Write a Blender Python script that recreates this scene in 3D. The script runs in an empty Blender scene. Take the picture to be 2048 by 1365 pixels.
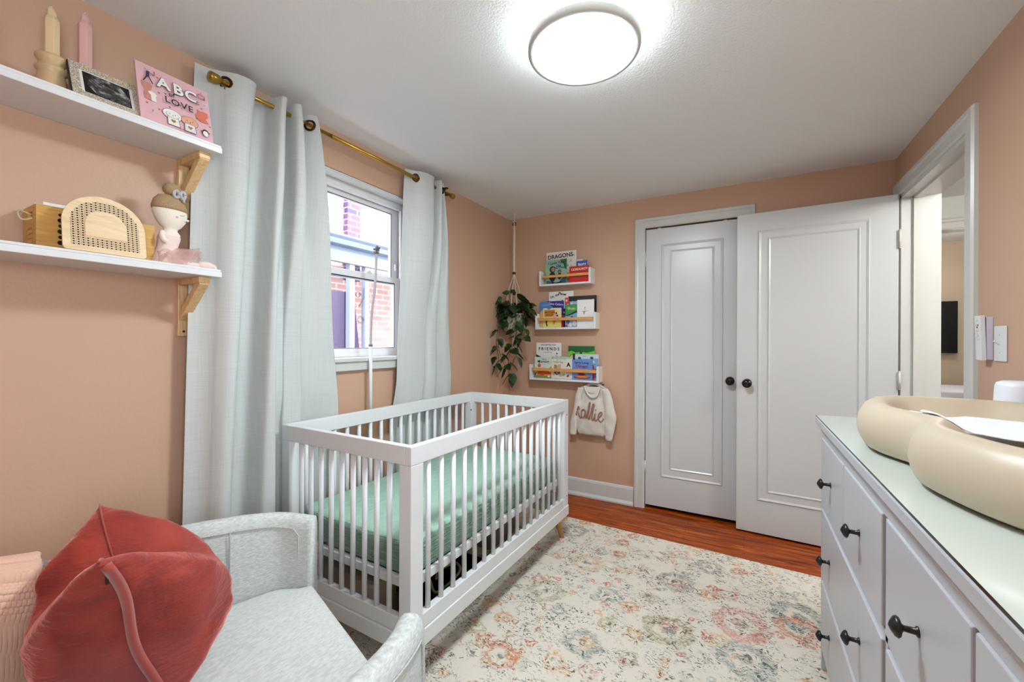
import bpy, bmesh, math, random
from mathutils import Vector, Matrix, noise
random.seed(7)
SC = bpy.context.scene
COL = SC.collection
PI = math.pi

# ------------------------------------------------------------------ camera, world, light, exposure
CAMH, FPX = 1.2309, 832.61
YAW, PIT, ROLL = 0.5103, -0.0008, 0.0038
cd = bpy.data.cameras.new('camera'); cam = bpy.data.objects.new('camera', cd); COL.objects.link(cam)
cd.sensor_width = 36.0; cd.lens = FPX/2048*36.0; cd.clip_start = 0.02; cd.clip_end = 200
f_ = Vector((-math.sin(YAW)*math.cos(PIT), math.cos(YAW)*math.cos(PIT), math.sin(PIT)))
r0 = Vector((math.cos(YAW), math.sin(YAW), 0)); u0 = r0.cross(f_)
r_ = r0*math.cos(ROLL)+u0*math.sin(ROLL); u_ = -r0*math.sin(ROLL)+u0*math.cos(ROLL)
cam.matrix_world = Matrix(((r_.x, u_.x, -f_.x, 0), (r_.y, u_.y, -f_.y, 0), (r_.z, u_.z, -f_.z, CAMH), (0, 0, 0, 1)))
SC.camera = cam
vs = SC.view_settings
vs.view_transform = 'Standard'; vs.look = 'None'; vs.gamma = 1; vs.use_curve_mapping = False
vs.exposure = 1.62
w = bpy.data.worlds.new('sky'); SC.world = w; w.use_nodes = True
bg = w.node_tree.nodes['Background']; bg.inputs[0].default_value = (0.86, 0.93, 1.0, 1); bg.inputs[1].default_value = 4.0
sd = bpy.data.lights.new('sun', 'SUN'); sd.energy = 4.0; sd.angle = 0.02; sd.color = (1, .96, .9)
sun = bpy.data.objects.new('sun', sd); COL.objects.link(sun)
sun.rotation_euler = Vector((-0.75, -0.18, -0.63)).to_track_quat('-Z', 'Y').to_euler()
def portal(loc, rot, sx, sy):
    d = bpy.data.lights.new('window_portal', 'AREA'); d.shape = 'RECTANGLE'; d.size = sx; d.size_y = sy
    d.cycles.is_portal = True
    o = bpy.data.objects.new('window_portal', d); COL.objects.link(o); o.location = loc; o.rotation_euler = rot
portal((-1.95, 1.5, 1.6), (0, -PI/2, 0), .98, .94)          # light enters +x
portal((.93, -0.27, 1.45), (0, PI/2, 0), 1.0, .96)   # added side window behind the camera, light enters -x

# ------------------------------------------------------------------ helpers
def C(*c):
    if len(c) == 1: c = c[0]
    return tuple(((v/255)/12.92 if v/255 <= .04045 else ((v/255+.055)/1.055)**2.4) for v in c[:3]) + (1,)
class NT:
    def __init__(s, name):
        s.m = bpy.data.materials.new(name); s.m.use_nodes = True; s.t = s.m.node_tree
        s.b = s.t.nodes['Principled BSDF']; s.out = s.t.nodes['Material Output']
    def n(s, typ, **kw):
        nd = s.t.nodes.new('ShaderNode'+typ)
        for k, v in kw.items():
            if k.startswith('i_'):
                key = k[2:]
                key = int(key) if key.isdigit() else key.replace('_', ' ')
                if isinstance(v, bpy.types.NodeSocket): s.t.links.new(v, nd.inputs[key])
                else: nd.inputs[key].default_value = v
            else: setattr(nd, k, v)
        return nd
    def link(s, a, b): s.t.links.new(a, b)
    def math(s, op, a, b=None, c=None, clamp=False):
        nd = s.t.nodes.new('ShaderNodeMath'); nd.operation = op; nd.use_clamp = clamp
        for i, v in enumerate((a, b, c)):
            if v is None: continue
            if isinstance(v, bpy.types.NodeSocket): s.t.links.new(v, nd.inputs[i])
            else: nd.inputs[i].default_value = v
        return nd.outputs[0]
    def mix(s, fac, a, b):
        nd = s.t.nodes.new('ShaderNodeMix'); nd.data_type = 'RGBA'
        for i, v in ((0, fac), (6, a), (7, b)):
            if isinstance(v, bpy.types.NodeSocket): s.t.links.new(v, nd.inputs[i])
            else: nd.inputs[i].default_value = v
        return nd.outputs[2]
    def coord(s, scale=(1, 1, 1), rot=(0, 0, 0), loc=(0, 0, 0), src='Object'):
        tc = s.n('TexCoord'); mp = s.n('Mapping')
        mp.inputs['Scale'].default_value = scale; mp.inputs['Rotation'].default_value = rot; mp.inputs['Location'].default_value = loc
        s.link(tc.outputs[src], mp.inputs[0]); return mp.outputs[0]
    def noise(s, vec, scale, detail=3, rough=.5, dist=0):
        return s.n('TexNoise', i_Vector=vec, i_Scale=scale, i_Detail=detail, i_Roughness=rough, i_Distortion=dist).outputs[0]
    def ramp(s, fac, stops, interp='LINEAR'):
        nd = s.n('ValToRGB'); cr = nd.color_ramp; cr.interpolation = interp
        while len(cr.elements) < len(stops): cr.elements.new(.5)
        for e, (p, c) in zip(cr.elements, stops): e.position = p; e.color = c
        s.link(fac, nd.inputs[0]); return nd.outputs[0]
    def bump(s, h, strength=.3, dist=.002):
        b = s.n('Bump', i_Strength=strength, i_Distance=dist, i_Height=h); s.link(b.outputs[0], s.b.inputs['Normal'])
    def set(s, **kw):
        for k, v in kw.items():
            i = s.b.inputs[k.replace('_', ' ')]
            if isinstance(v, bpy.types.NodeSocket): s.link(v, i)
            else: i.default_value = v
        return s
MC = {}
def mat(name, col, rough=.5, metal=0, bump=None, **kw):
    if name in MC: return MC[name]
    n = NT(name); n.set(Base_Color=C(col), Roughness=rough, Metallic=metal, **kw)
    v = n.coord(); nz = n.noise(v, 40 if not bump else bump[0], 3)
    n.set(Base_Color=n.mix(n.math('MULTIPLY', nz, .06), C(col), C([max(0, c-25) for c in col])))
    if bump: n.bump(nz, bump[1], bump[2] if len(bump) > 2 else .002)
    MC[name] = n.m; return n.m
def flat(col, rough=.6):                                       # printed inks
    return mat('ink_%02x%02x%02x' % tuple(int(c) for c in col), col, rough)
def emit(name, col, strength):
    n = NT(name); n.set(Base_Color=C(col), Emission_Color=C(col), Emission_Strength=strength); return n.m

WM = {}
def reg(o, M): WM[o.name] = M
def wm(o): return WM.get(o.name, Matrix())
def tag(o, label=None, cat=None, group=None, kind=None):
    if label: o['label'] = label
    if cat: o['category'] = cat
    if group: o['group'] = group
    if kind: o['kind'] = kind
    return o
def thing(name, label, cat, loc=(0, 0, 0), rot=0, group=None, kind=None):
    o = bpy.data.objects.new(name, None); COL.objects.link(o); o.empty_display_size = .05
    o.location = loc; o.rotation_euler = (0, 0, rot)
    reg(o, Matrix.Translation(loc) @ Matrix.Rotation(rot, 4, 'Z'))
    return tag(o, label, cat, group, kind)
class MB:
    """collects shapes; build() links them as ONE mesh object. world=True: vertices given in world space."""
    def __init__(s): s.v = []; s.f = []; s.m = []; s.sm = []; s.M = None
    def add(s, vs_, fs, mi=0, smooth=False):
        b = len(s.v); s.v += [Vector(v) if s.M is None else s.M @ Vector(v) for v in vs_]
        s.f += [[b+i for i in f] for f in fs]; s.m += [mi]*len(fs); s.sm += [smooth]*len(fs); return s
    def box(s, x0, x1, y0, y1, z0, z1, mi=0):
        x0, x1 = sorted((x0, x1)); y0, y1 = sorted((y0, y1)); z0, z1 = sorted((z0, z1))
        vs_ = [(x, y, z) for z in (z0, z1) for y in (y0, y1) for x in (x0, x1)]
        return s.add(vs_, [(0, 2, 3, 1), (4, 5, 7, 6), (0, 1, 5, 4), (2, 6, 7, 3), (0, 4, 6, 2), (1, 3, 7, 5)], mi)
    def obox(s, c, ax, ay, az, hx, hy, hz, mi=0):               # oriented box, unit axes
        c = Vector(c); ax, ay, az = (Vector(a).normalized() for a in (ax, ay, az))
        vs_ = [c+ax*x*hx+ay*y*hy+az*z*hz for z in (-1, 1) for y in (-1, 1) for x in (-1, 1)]
        return s.add(vs_, [(0, 2, 3, 1), (4, 5, 7, 6), (0, 1, 5, 4), (2, 6, 7, 3), (0, 4, 6, 2), (1, 3, 7, 5)], mi)
    def rings(s, rings, mi=0, smooth=True, caps=True, closed=True):
        n = len(rings[0]); vs_ = [p for r in rings for p in r]; fs = []
        for i in range(len(rings)-1):
            for j in range(n if closed else n-1):
                a = i*n+j; b = i*n+(j+1) % n; fs.append((a, b, b+n, a+n))
        if caps:
            fs.append(tuple(reversed(range(n)))); fs.append(tuple(range((len(rings)-1)*n, len(rings)*n)))
        return s.add(vs_, fs, mi, smooth)
    def lathe(s, prof, c=(0, 0, 0), axis=(0, 0, 1), n=24, mi=0, smooth=True, caps=True):   # prof [(r,h)]
        a = Vector(axis).normalized(); x = a.orthogonal().normalized(); y = a.cross(x); c = Vector(c)
        return s.rings([[c+a*h+(x*math.cos(2*PI*k/n)+y*math.sin(2*PI*k/n))*max(r, 1e-5) for k in range(n)] for r, h in prof], mi, smooth, caps)
    def cyl(s, p, q, r, r2=None, n=16, mi=0, smooth=True):
        p, q = Vector(p), Vector(q); L = (q-p).length
        return s.lathe([(r, 0), (r if r2 is None else r2, L)], p, q-p, n, mi, smooth)
    def tube(s, pts, r, n=8, mi=0, closed=False, caps=True, taper=None, flatx=1):
        P = [Vector(p) for p in pts]; N = len(P); rings = []; prev = None
        for i, p in enumerate(P):
            if closed: t = P[(i+1) % N]-P[i-1]
            else: t = P[min(i+1, N-1)]-P[max(i-1, 0)]
            t.normalize()
            if prev is None: x = t.orthogonal().normalized()
            else:
                x = prev-t*prev.dot(t)
                x = x.normalized() if x.length > 1e-6 else t.orthogonal().normalized()
            prev = x; y = t.cross(x); rr = r if taper is None else r*taper(i/(N-1))
            rings.append([p+(x*math.cos(2*PI*k/n)*flatx+y*math.sin(2*PI*k/n))*rr for k in range(n)])
        if closed: rings.append(rings[0]); caps = False
        return s.rings(rings, mi, True, caps)
    def prism(s, pts, d, mi=0):                                   # polygon pts (3d) extruded by vector d
        P = [Vector(p) for p in pts]; d = Vector(d); n = len(P)
        fs = [tuple(range(n)), tuple(reversed(range(n, 2*n)))] + [(i, i+n, (i+1) % n+n, (i+1) % n) for i in range(n)]
        return s.add(P+[p+d for p in P], fs, mi)
    def grid(s, fn, nu, nv, mi=0, smooth=True, cu=False, cv=False):
        vs_ = [fn(i/(nu if cu else nu-1), j/(nv if cv else nv-1)) for i in range(nu) for j in range(nv)]; fs = []
        for i in range(nu if cu else nu-1):
            for j in range(nv if cv else nv-1):
                a = i*nv+j; b = ((i+1) % nu)*nv+j; c = ((i+1) % nu)*nv+(j+1) % nv; d = i*nv+(j+1) % nv
                fs.append((a, b, c, d))
        return s.add(vs_, fs, mi, smooth)
    def sphere(s, c, rx, ry=None, rz=None, n=16, m=10, mi=0):
        ry = rx if ry is None else ry; rz = rx if rz is None else rz; c = Vector(c)
        return s.rings([[c+Vector((rx*math.sin(t)*math.cos(2*PI*k/n), ry*math.sin(t)*math.sin(2*PI*k/n), rz*math.cos(t))) for k in range(n)]
                        for t in [PI-(PI*(i+.02)/(m+.04)) for i in range(m+1)]], mi, True)
    def build(s, name, mats, parent=None, world=True, bevel=0, seg=2, solid=0, sub=0):
        me = bpy.data.meshes.new(name); V = s.v
        if parent is not None and world:
            inv = wm(parent).inverted(); V = [inv @ v for v in V]
        assert not s.f or max(max(f) for f in s.f) < len(V), name
        me.from_pydata([tuple(v) for v in V], [], s.f)
        if not isinstance(mats, (list, tuple)): mats = [mats]
        for m_ in mats: me.materials.append(m_)
        me.polygons.foreach_set('material_index', s.m); me.polygons.foreach_set('use_smooth', s.sm)
        bm = bmesh.new(); bm.from_mesh(me); bmesh.ops.recalc_face_normals(bm, faces=bm.faces); bm.to_mesh(me); bm.free()
        me.update()
        o = bpy.data.objects.new(name, me); COL.objects.link(o)
        if parent is not None: o.parent = parent
        reg(o, wm(parent) if parent is not None else Matrix())
        if solid:
            md = o.modifiers.new('s', 'SOLIDIFY'); md.thickness = solid; md.offset = 0
        if bevel:
            md = o.modifiers.new('b', 'BEVEL'); md.width = bevel; md.segments = seg; md.limit_method = 'ANGLE'; md.angle_limit = .6; md.use_clamp_overlap = True
        if sub:
            md = o.modifiers.new('u', 'SUBSURF'); md.levels = sub; md.render_levels = sub
        return o
def struct(name, mb, m, **kw):
    p = kw.get('parent'); o = mb.build(name, m, **kw)
    if p is None: o['kind'] = 'structure'
    return o
def cr_spline(P, n=8, closed=False):
    P = [Vector(p) for p in P]; out = []; N = len(P)
    for i in range(N if closed else N-1):
        a, b, c, d = ((P[(i-1) % N], P[i], P[(i+1) % N], P[(i+2) % N]) if closed else (P[max(i-1, 0)], P[i], P[i+1], P[min(i+2, N-1)]))
        for k in range(n):
            t = k/n; out.append(.5*((2*b)+(c-a)*t+(2*a-5*b+4*c-d)*t*t+(3*b-a-3*c+d)*t**3))
    if not closed: out.append(P[-1])
    return out
def text_mesh(mb, body, O, U, V, N, size, mi=0, bold=0.0, ext=.0004, align='CENTER', spacing=1.0):
    """flat lettering at O (centre), U right, V up, N out"""
    cu = bpy.data.curves.new('t', 'FONT'); cu.body = body; cu.size = size; cu.align_x = align; cu.align_y = 'CENTER'
    cu.offset = bold; cu.resolution_u = 3; cu.space_character = spacing; cu.space_line = .85
    o = bpy.data.objects.new('t', cu); COL.objects.link(o)
    dg = bpy.context.evaluated_depsgraph_get(); me = bpy.data.meshes.new_from_object(o.evaluated_get(dg))
    O, U, V, N = Vector(O), Vector(U), Vector(V), Vector(N)
    mb.add([O+U*v.co.x+V*v.co.y+N*ext for v in me.vertices], [tuple(p.vertices) for p in me.polygons], mi)
    bpy.data.objects.remove(o); bpy.data.curves.remove(cu); bpy.data.meshes.remove(me)
def copy_tree(o, parent=None):
    c = o.copy(); COL.objects.link(c); c.parent = parent; reg(c, wm(o))
    for ch in [x for x in COL.objects if x.parent == o]: copy_tree(ch, c)
    return c

# ------------------------------------------------------------------ materials
def paint_mat(name, col, sc=90, st=.25):
    n = NT(name); v = n.coord()
    a = n.noise(v, sc, 4, .6); b = n.noise(v, 3, 2)
    n.set(Base_Color=n.mix(n.math('MULTIPLY', b, .25), C(col), C([c*.93 for c in col])), Roughness=.5)
    n.bump(a, st, .003); return n.m
M_wall = paint_mat('blush_wall_paint', (200, 163, 137))
M_ceil = paint_mat('textured_ceiling_paint', (236, 239, 240), 130, .7)
M_trim = mat('white_gloss_trim', (204, 206, 203), .3)
M_trim2 = mat('white_door_paint', (203, 206, 207), .28)
M_white = mat('white_lacquer', (222, 223, 224), .3)
M_hall = paint_mat('pale_hall_paint', (205, 210, 205))
M_tanwall = paint_mat('tan_wall_paint', (190, 172, 148))
M_black = mat('matt_black_metal', (14, 14, 16), .35)
M_chrome = mat('screw_steel', (90, 90, 95), .3, .9)
M_hinge = mat('painted_hinge', (205, 206, 202), .35)
M_brass = mat('antique_brass', (176, 140, 60), .28, 1)
M_bronze = mat('dark_bronze', (72, 55, 40), .35, .9)
M_pine = None
def wood_mat(name, c1, c2, scale=(4, 60, 60), rough=.4, bump=.1, dist=2.0):
    n = NT(name); v = n.coord(scale)
    a = n.noise(v, 1.0, 5, .6, dist); b = n.noise(v, 3.1, 3, .6)
    f = n.math('ADD', n.math('MULTIPLY', a, .75), n.math('MULTIPLY', b, .25))
    n.set(Base_Color=n.ramp(f, [(.35, C(c1)), (.62, C(c2))]), Roughness=rough); n.bump(f, bump, .001); return n.m
M_pine = wood_mat('light_pine', (210, 168, 114), (234, 200, 150), (50, 50, 6))
M_birch = wood_mat('pale_birch_ply', (216, 186, 142), (232, 206, 166), (6, 6, 50), .5)
M_bamboo = wood_mat('bamboo', (190, 140, 62), (214, 166, 84), (12, 5, 60), .45)
M_rail = wood_mat('honey_wood_rail', (198, 138, 62), (224, 166, 92), (6, 60, 60), .4)
M_leg = wood_mat('natural_wood_leg', (176, 118, 60), (206, 152, 88), (60, 60, 8), .4)

def floor_mat():
    n = NT('red_oak_floor'); v = n.coord()
    br = n.n('TexBrick', i_Vector=v, i_Scale=1.0); br.offset = .37; br.inputs['Brick Width'].default_value = .9
    br.inputs['Row Height'].default_value = .058; br.inputs['Mortar Size'].default_value = .0009
    br.inputs['Color1'].default_value = (0, 0, 0, 1); br.inputs['Color2'].default_value = (1, 1, 1, 1); br.inputs['Mortar'].default_value = (.5, .5, .5, 1)
    g = n.noise(n.coord((1.5, 20, 20)), 1.3, 7, .66, 2.2)
    base = n.ramp(g, [(.34, C(84, 26, 2)), (.5, C(154, 64, 6)), (.66, C(206, 108, 24))])
    tone = n.mix(n.math('MULTIPLY', br.outputs[0], .35), base, C(124, 44, 6))
    col = n.mix(br.outputs['Fac'], tone, C(48, 18, 6))
    n.set(Base_Color=col, Roughness=.42, Specular_IOR_Level=.3); n.bump(g, .12, .001); return n.m
M_floor = floor_mat()

def rug_mat():
    n = NT('distressed_floral_rug'); tc = n.n('TexCoord'); v0 = tc.outputs['Object']
    wn = n.n('TexNoise', i_Vector=v0, i_Scale=22.0, i_Detail=3.0)
    off = n.n('VectorMath', operation='SCALE', i_0=wn.outputs['Color']); off.inputs['Scale'].default_value = .075
    v = n.n('VectorMath', operation='ADD', i_0=v0, i_1=off.outputs[0]).outputs[0]
    st = n.n('Mapping', i_Vector=v); st.inputs['Scale'].default_value = (1.0, 2.4, 1); st.inputs['Rotation'].default_value = (0, 0, .35)
    streak = n.noise(st.outputs[0], 62, 4, .65)
    fine = n.noise(v0, 150, 3, .6); big = n.noise(v0, 5.5, 3, .6); med = n.noise(v0, 17, 3, .6)
    base = n.mix(n.math('MULTIPLY', big, .7), C(228, 220, 204), C(208, 200, 184))
    def thr(s, t, k): return n.math('MULTIPLY', n.math('SUBTRACT', s, t), k, clamp=True)
    col = base
    # scattered small flowers
    for sc, seed, rad, pal, dens in ((6.5, 0.0, .42, [(180, 88, 58), (206, 140, 92), (196, 112, 104), (150, 158, 146), (214, 170, 120), (176, 168, 128)], .5),
                                     (13.0, 3.1, .40, [(196, 84, 60), (120, 124, 118), (214, 150, 96), (204, 128, 120), (150, 160, 150), (190, 150, 110)], .42)):
        mp = n.n('Mapping', i_Vector=v); mp.inputs['Location'].default_value = (seed, seed*1.7, 0)
        vo = n.n('TexVoronoi', i_Vector=mp.outputs[0], i_Scale=sc, voronoi_dimensions='2D'); vo.inputs['Randomness'].default_value = .85
        sep = n.n('SeparateColor', i_0=vo.outputs['Color'])
        stops = [(i/len(pal), C(c)) for i, c in enumerate(pal)]
        pc = n.ramp(sep.outputs[0], stops, 'CONSTANT')
        d = n.math('ADD', vo.outputs['Distance'], n.math('MULTIPLY', med, .25))
        m1 = thr(d, rad, -14); hole = thr(vo.outputs['Distance'], .07, 40)
        on = thr(sep.outputs[1], 1-dens, 50)
        m1 = n.math('MULTIPLY', n.math('MULTIPLY', m1, hole), on)
        m1 = n.math('MULTIPLY', m1, n.math('ADD', thr(streak, .43, 9), .12, clamp=True))
        col = n.mix(n.math('MULTIPLY', m1, .85), col, pc)
    # medallions at their own places on the rug
    MED = [(-.567, 1.605, .085, (120, 142, 134)), (-.16, 2.484, .075, (112, 130, 126)), (-.572, 1.971, .07, (140, 158, 150)), (.217, 2.231, .12, (110, 128, 122)),
           (-.948, 2.531, .09, (112, 126, 122)), (.004, 1.829, .11, (126, 142, 138)), (-.277, 1.853, .11, (158, 152, 112)), (-.842, 1.854, .10, (166, 160, 122)),
           (-.011, 2.046, .125, (204, 128, 116)), (-.32, 2.545, .055, (208, 136, 128)), (-.08, 2.25, .06, (198, 92, 74)), (.194, 2.13, .09, (192, 96, 60)),
           (-.825, 1.388, .08, (200, 120, 78)), (-.572, 2.48, .04, (190, 80, 60)), (-.63, 1.46, .05, (216, 150, 80)), (-.5, 1.48, .04, (196, 70, 52)),
           (-.40, 2.15, .035, (190, 84, 56)), (-.75, 2.2, .10, (206, 170, 130)), (-.3, 2.25, .10, (140, 140, 132)), (-1.25, 2.3, .14, (150, 80, 70)), (-1.2, 1.6, .14, (110, 90, 80))]
    sx = n.n('SeparateXYZ', i_0=v)
    for (x, y, r, c) in MED:
        dx = n.math('SUBTRACT', sx.outputs[0], x+.0375); dy = n.math('SUBTRACT', sx.outputs[1], y+.0375)
        d = n.math('SQRT', n.math('ADD', n.math('MULTIPLY', dx, dx), n.math('MULTIPLY', dy, dy)))
        ring = n.math('MULTIPLY', thr(d, r*1.0, -60), thr(d, r*.42, 70))
        core = thr(d, r*.28, -90)
        br = n.math('ADD', thr(streak, .44, 10), .2, clamp=True)
        col = n.mix(n.math('MULTIPLY', n.math('MULTIPLY', ring, br), .72), col, C(c))
        col = n.mix(n.math('MULTIPLY', n.math('MULTIPLY', core, br), .8), col, C(104, 98, 88))
    # border band near the dresser
    bx = n.math('ABSOLUTE', n.math('SUBTRACT', sx.outputs[0], .115))
    bx2 = n.math('ABSOLUTE', n.math('SUBTRACT', sx.outputs[0], -1.17))
    band = n.math('MAXIMUM', thr(bx, .05, -70), thr(bx2, .07, -70))
    # dark broken vine strokes
    patch = thr(n.noise(v0, 10, 3, .6, 1.0), .43, 9)
    stroke = n.math('MULTIPLY', thr(streak, .545, 26), n.math('MAXIMUM', patch, band))
    col = n.mix(n.math('MULTIPLY', stroke, .92), col, C(78, 78, 74))
    patch2 = thr(n.noise(v0, 6, 2, .6), .55, 9)
    col = n.mix(n.math('MULTIPLY', n.math('MULTIPLY', thr(med, .54, 14), patch2), .3), col, C(170, 168, 150))
    n.set(Base_Color=col, Roughness=.95); n.bump(n.math('ADD', fine, streak), .5, .004); return n.m
M_rug = rug_mat()

def fabric(name, c1, c2, sx=(1, 1, 1), scale=300, rough=.9, bs=.4, sheen=.0, streak=None):
    n = NT(name); v = n.coord(sx)
    a = n.noise(v, scale, 3, .6)
    n.set(Base_Color=n.mix(n.ramp(a, [(.35, (0, 0, 0, 1)), (.65, (1, 1, 1, 1))]), C(c1), C(c2)), Roughness=rough, Sheen_Weight=sheen)
    n.bump(a, bs, .0015); return n.m
def linen():
    n = NT('pale_linen_curtain'); v = n.coord()
    sp = n.n('SeparateXYZ', i_0=v)
    a = n.n('TexNoise', i_Vector=n.coord((2, 260, 5)), i_Scale=1.0, i_Detail=3.0).outputs[0]
    b = n.n('TexNoise', i_Vector=n.coord((2, 5, 260)), i_Scale=1.0, i_Detail=3.0).outputs[0]
    h = n.math('ADD', a, b)
    n.set(Base_Color=n.mix(n.math('MULTIPLY', n.math('SUBTRACT', h, .6), .7, clamp=True), C(188, 192, 189), C(213, 216, 214)), Roughness=.8)
    n.bump(h, .35, .001); 
    return n.m
M_curtain = linen()
M_chair = fabric('heathered_grey_upholstery', (176, 179, 177), (206, 209, 204), (1, 1, 4.5), 75, .9, .5)
M_seat = fabric('pale_grey_seat_fabric', (190, 193, 188), (212, 214, 208), (3.5, 1, 1), 60, .9, .4)
M_pipe = fabric('grey_piping', (160, 163, 160), (196, 198, 194), (1, 1, 1), 300)
def velvet():
    n = NT('terracotta_velvet'); v = n.coord()
    a = n.noise(v, 7, 3, .5, .8); b = n.noise(n.coord((1, 1, 3)), 30, 3, .6)
    c = n.mix(n.ramp(a, [(.35, (0, 0, 0, 1)), (.65, (1, 1, 1, 1))]), C(124, 32, 24), C(160, 56, 40))
    big = n.noise(v, 3.2, 2, .5); c = n.mix(n.ramp(big, [(.50, (0, 0, 0, 1)), (.72, (1, 1, 1, 1))]), c, C(134, 66, 68))  # mauve patches: sheen of the pile painted into the base colour
    n.set(Base_Color=c, Roughness=.75, Sheen_Weight=.75, Sheen_Roughness=.35, Sheen_Tint=C(255, 168, 158)); n.bump(n.math('ADD', a, n.math('MULTIPLY', b, .5)), .5, .016); return n.m
M_velvet = velvet()
def knit():
    n = NT('peach_chunky_knit'); v = n.coord((1, 1, 1), src='UV')
    n.set(Base_Color=C(222, 178, 152), Roughness=.95, Sheen_Weight=.3)
    return n.m
M_knit = knit()
def mattress_mat():
    n = NT('sage_muslin_sheet'); v = n.coord()
    a = n.noise(n.coord((1.2, 1.2, 14)), 9, 4, .6, .6); b = n.noise(n.coord((5, 1.5, 2)), 5, 3, .6, .8)
    geo = n.n('NewGeometry'); sp = n.n('SeparateXYZ', i_0=geo.outputs['Normal'])
    top = n.math('GREATER_THAN', sp.outputs[2], .7)
    h = n.math('ADD', n.math('MULTIPLY', a, n.math('SUBTRACT', 1.0, top)), n.math('MULTIPLY', b, n.math('MULTIPLY', top, .35)))
    n.set(Base_Color=C(152, 184, 166), Roughness=.85); n.bump(h, 1.0, .03); return n.m
M_matt = mattress_mat()
def brick_mat(name, c1, c2, mortar, ax=(1, 0, 0)):
    n = NT(name); tc = n.n('TexCoord'); sp = n.n('SeparateXYZ', i_0=tc.outputs['Object']); cb = n.n('CombineXYZ')
    n.link(n.math('ADD', sp.outputs[1], sp.outputs[0]), cb.inputs[0]); n.link(sp.outputs[2], cb.inputs[1])
    br = n.n('TexBrick', i_Vector=cb.outputs[0], i_Scale=1.0); br.inputs['Brick Width'].default_value = .22; br.inputs['Row Height'].default_value = .075
    br.inputs['Mortar Size'].default_value = .008; br.inputs['Color1'].default_value = C(c1); br.inputs['Color2'].default_value = C(c2); br.inputs['Mortar'].default_value = C(mortar)
    n.set(Base_Color=br.outputs[0], Roughness=.85); n.bump(br.outputs['Fac'], -.4, .006); return n.m
M_brick = brick_mat('pale_pink_brick', (176, 130, 120), (186, 146, 136), (214, 200, 192))
M_brick_d = brick_mat('dark_mauve_brick', (62, 52, 80), (92, 66, 88), (128, 122, 142))  # chimney brick, a darker mauve than the wall

# ------------------------------------------------------------------ room shell
LX, BY, RX, FY, CZ = -1.797, 3.164, .754, -.85, 2.283
WY0, WY1, WZ0, WZ1 = 1.04, 1.96, 1.12, 2.087
DY0, DY1, DZ = 2.27, 3.072, 2.045
CX0, CX1, CZ1 = -.646, -.016, 2.062
b = MB(); b.box(-2.0, RX+.154, FY-.2, .9, -.12, 0); b.box(-2.0, 3.4, .9, 6.5, -.12, 0); struct('floor', b, M_floor)
b = MB(); b.box(-2.0, RX+.154, FY-.2, .9, CZ, CZ+.12); b.box(-2.0, 3.4, .9, 6.5, CZ, CZ+.12); struct('ceiling', b, M_ceil)
b = MB(); x0, x1 = -2.0, LX
b.box(x0, x1, FY-.2, WY0, 0, CZ); b.box(x0, x1, WY1, 3.5, 0, CZ); b.box(x0, x1, WY0, WY1, 0, WZ0); b.box(x0, x1, WY0, WY1, WZ1, CZ)
struct('wall_left', b, M_wall)
b = MB()
b.box(LX, CX0, BY, BY+.12, 0, CZ); b.box(CX1, RX, BY, BY+.12, 0, CZ); b.box(CX0, CX1, BY, BY+.12, CZ1, CZ)
b.box(LX, RX+.154, BY+.55, BY+.65, 0, CZ); b.box(-.80, -.74, BY+.12, BY+.55, 0, CZ); b.box(.10, .16, BY+.12, BY+.55, 0, CZ)
struct('wall_back', b, M_wall)
b = MB()
b.box(RX, RX+.154, FY-.2, -.75, 0, CZ); b.box(RX, RX+.154, .21, DY0, 0, CZ); b.box(RX, RX+.154, -.75, .21, 0, .95); b.box(RX, RX+.154, -.75, .21, 1.95, CZ); b.box(RX, RX+.154, DY1, BY+.12, 0, CZ); b.box(RX, RX+.154, DY0, DY1, DZ, CZ)
struct('wall_right', b, M_wall)
b = MB()
b.box(LX, RX, FY-.15, FY, 0, CZ)
struct('wall_front', b, M_wall)
# hall beyond the doorway
b = MB()
b.box(2.15, 2.25, .9, 4.17, 0, CZ); b.box(RX+.154, 2.25, .9, 1.0, 0, CZ); b.box(RX, RX+.154, BY+.12, 4.17, 0, CZ)
b.box(RX, 1.05, 4.17, 4.29, 0, CZ); b.box(1.90, 3.3, 4.17, 4.29, 0, CZ); b.box(1.05, 1.90, 4.17, 4.29, 2.045, CZ)
struct('wall_hall', b, M_hall)
b = MB()
b.box(.5, 3.3, 6.0, 6.1, 0, CZ); b.box(3.2, 3.3, 4.29, 6.0, 0, CZ); b.box(.4, .5, 4.2, 6.1, 0, CZ)
struct('wall_far_room', b, M_tanwall)
for nm, px, py, en in (('hall_fill_light', 1.5, 2.2, 15), ('far_room_fill_light', 1.6, 5.0, 6)):
    d = bpy.data.lights.new(nm, 'POINT'); d.energy = en; d.shadow_soft_size = .12; d.color = (1, .97, .92)  # point lights added to brighten the hall and far room, no fixtures
    o = bpy.data.objects.new(nm, d); COL.objects.link(o); o.location = (px, py, 2.1)
# baseboards
def base_profile(mb, p0, p1, nrm):
    p0, p1, n_ = Vector(p0), Vector(p1), Vector(nrm)
    prof = [(0, 0), (.024, 0), (.024, .012), (.016, .024), (.012, .03), (.012, .118), (.008, .132), (0, .138)]
    R = [[p+n_*a+Vector((0, 0, z)) for a, z in prof] for p in (p0, p1)]
    mb.rings(R, smooth=False)
b = MB(); base_profile(b, (LX, BY, 0), (CX0-.076, BY, 0), (0, -1, 0)); struct('baseboard_back', b, M_trim)
b = MB(); base_profile(b, (LX, FY, 0), (LX, BY, 0), (1, 0, 0)); struct('baseboard_left', b, M_trim)
b = MB(); base_profile(b, (RX, FY, 0), (RX, DY0-.082, 0), (-1, 0, 0)); struct('baseboard_right', b, M_trim)
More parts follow.
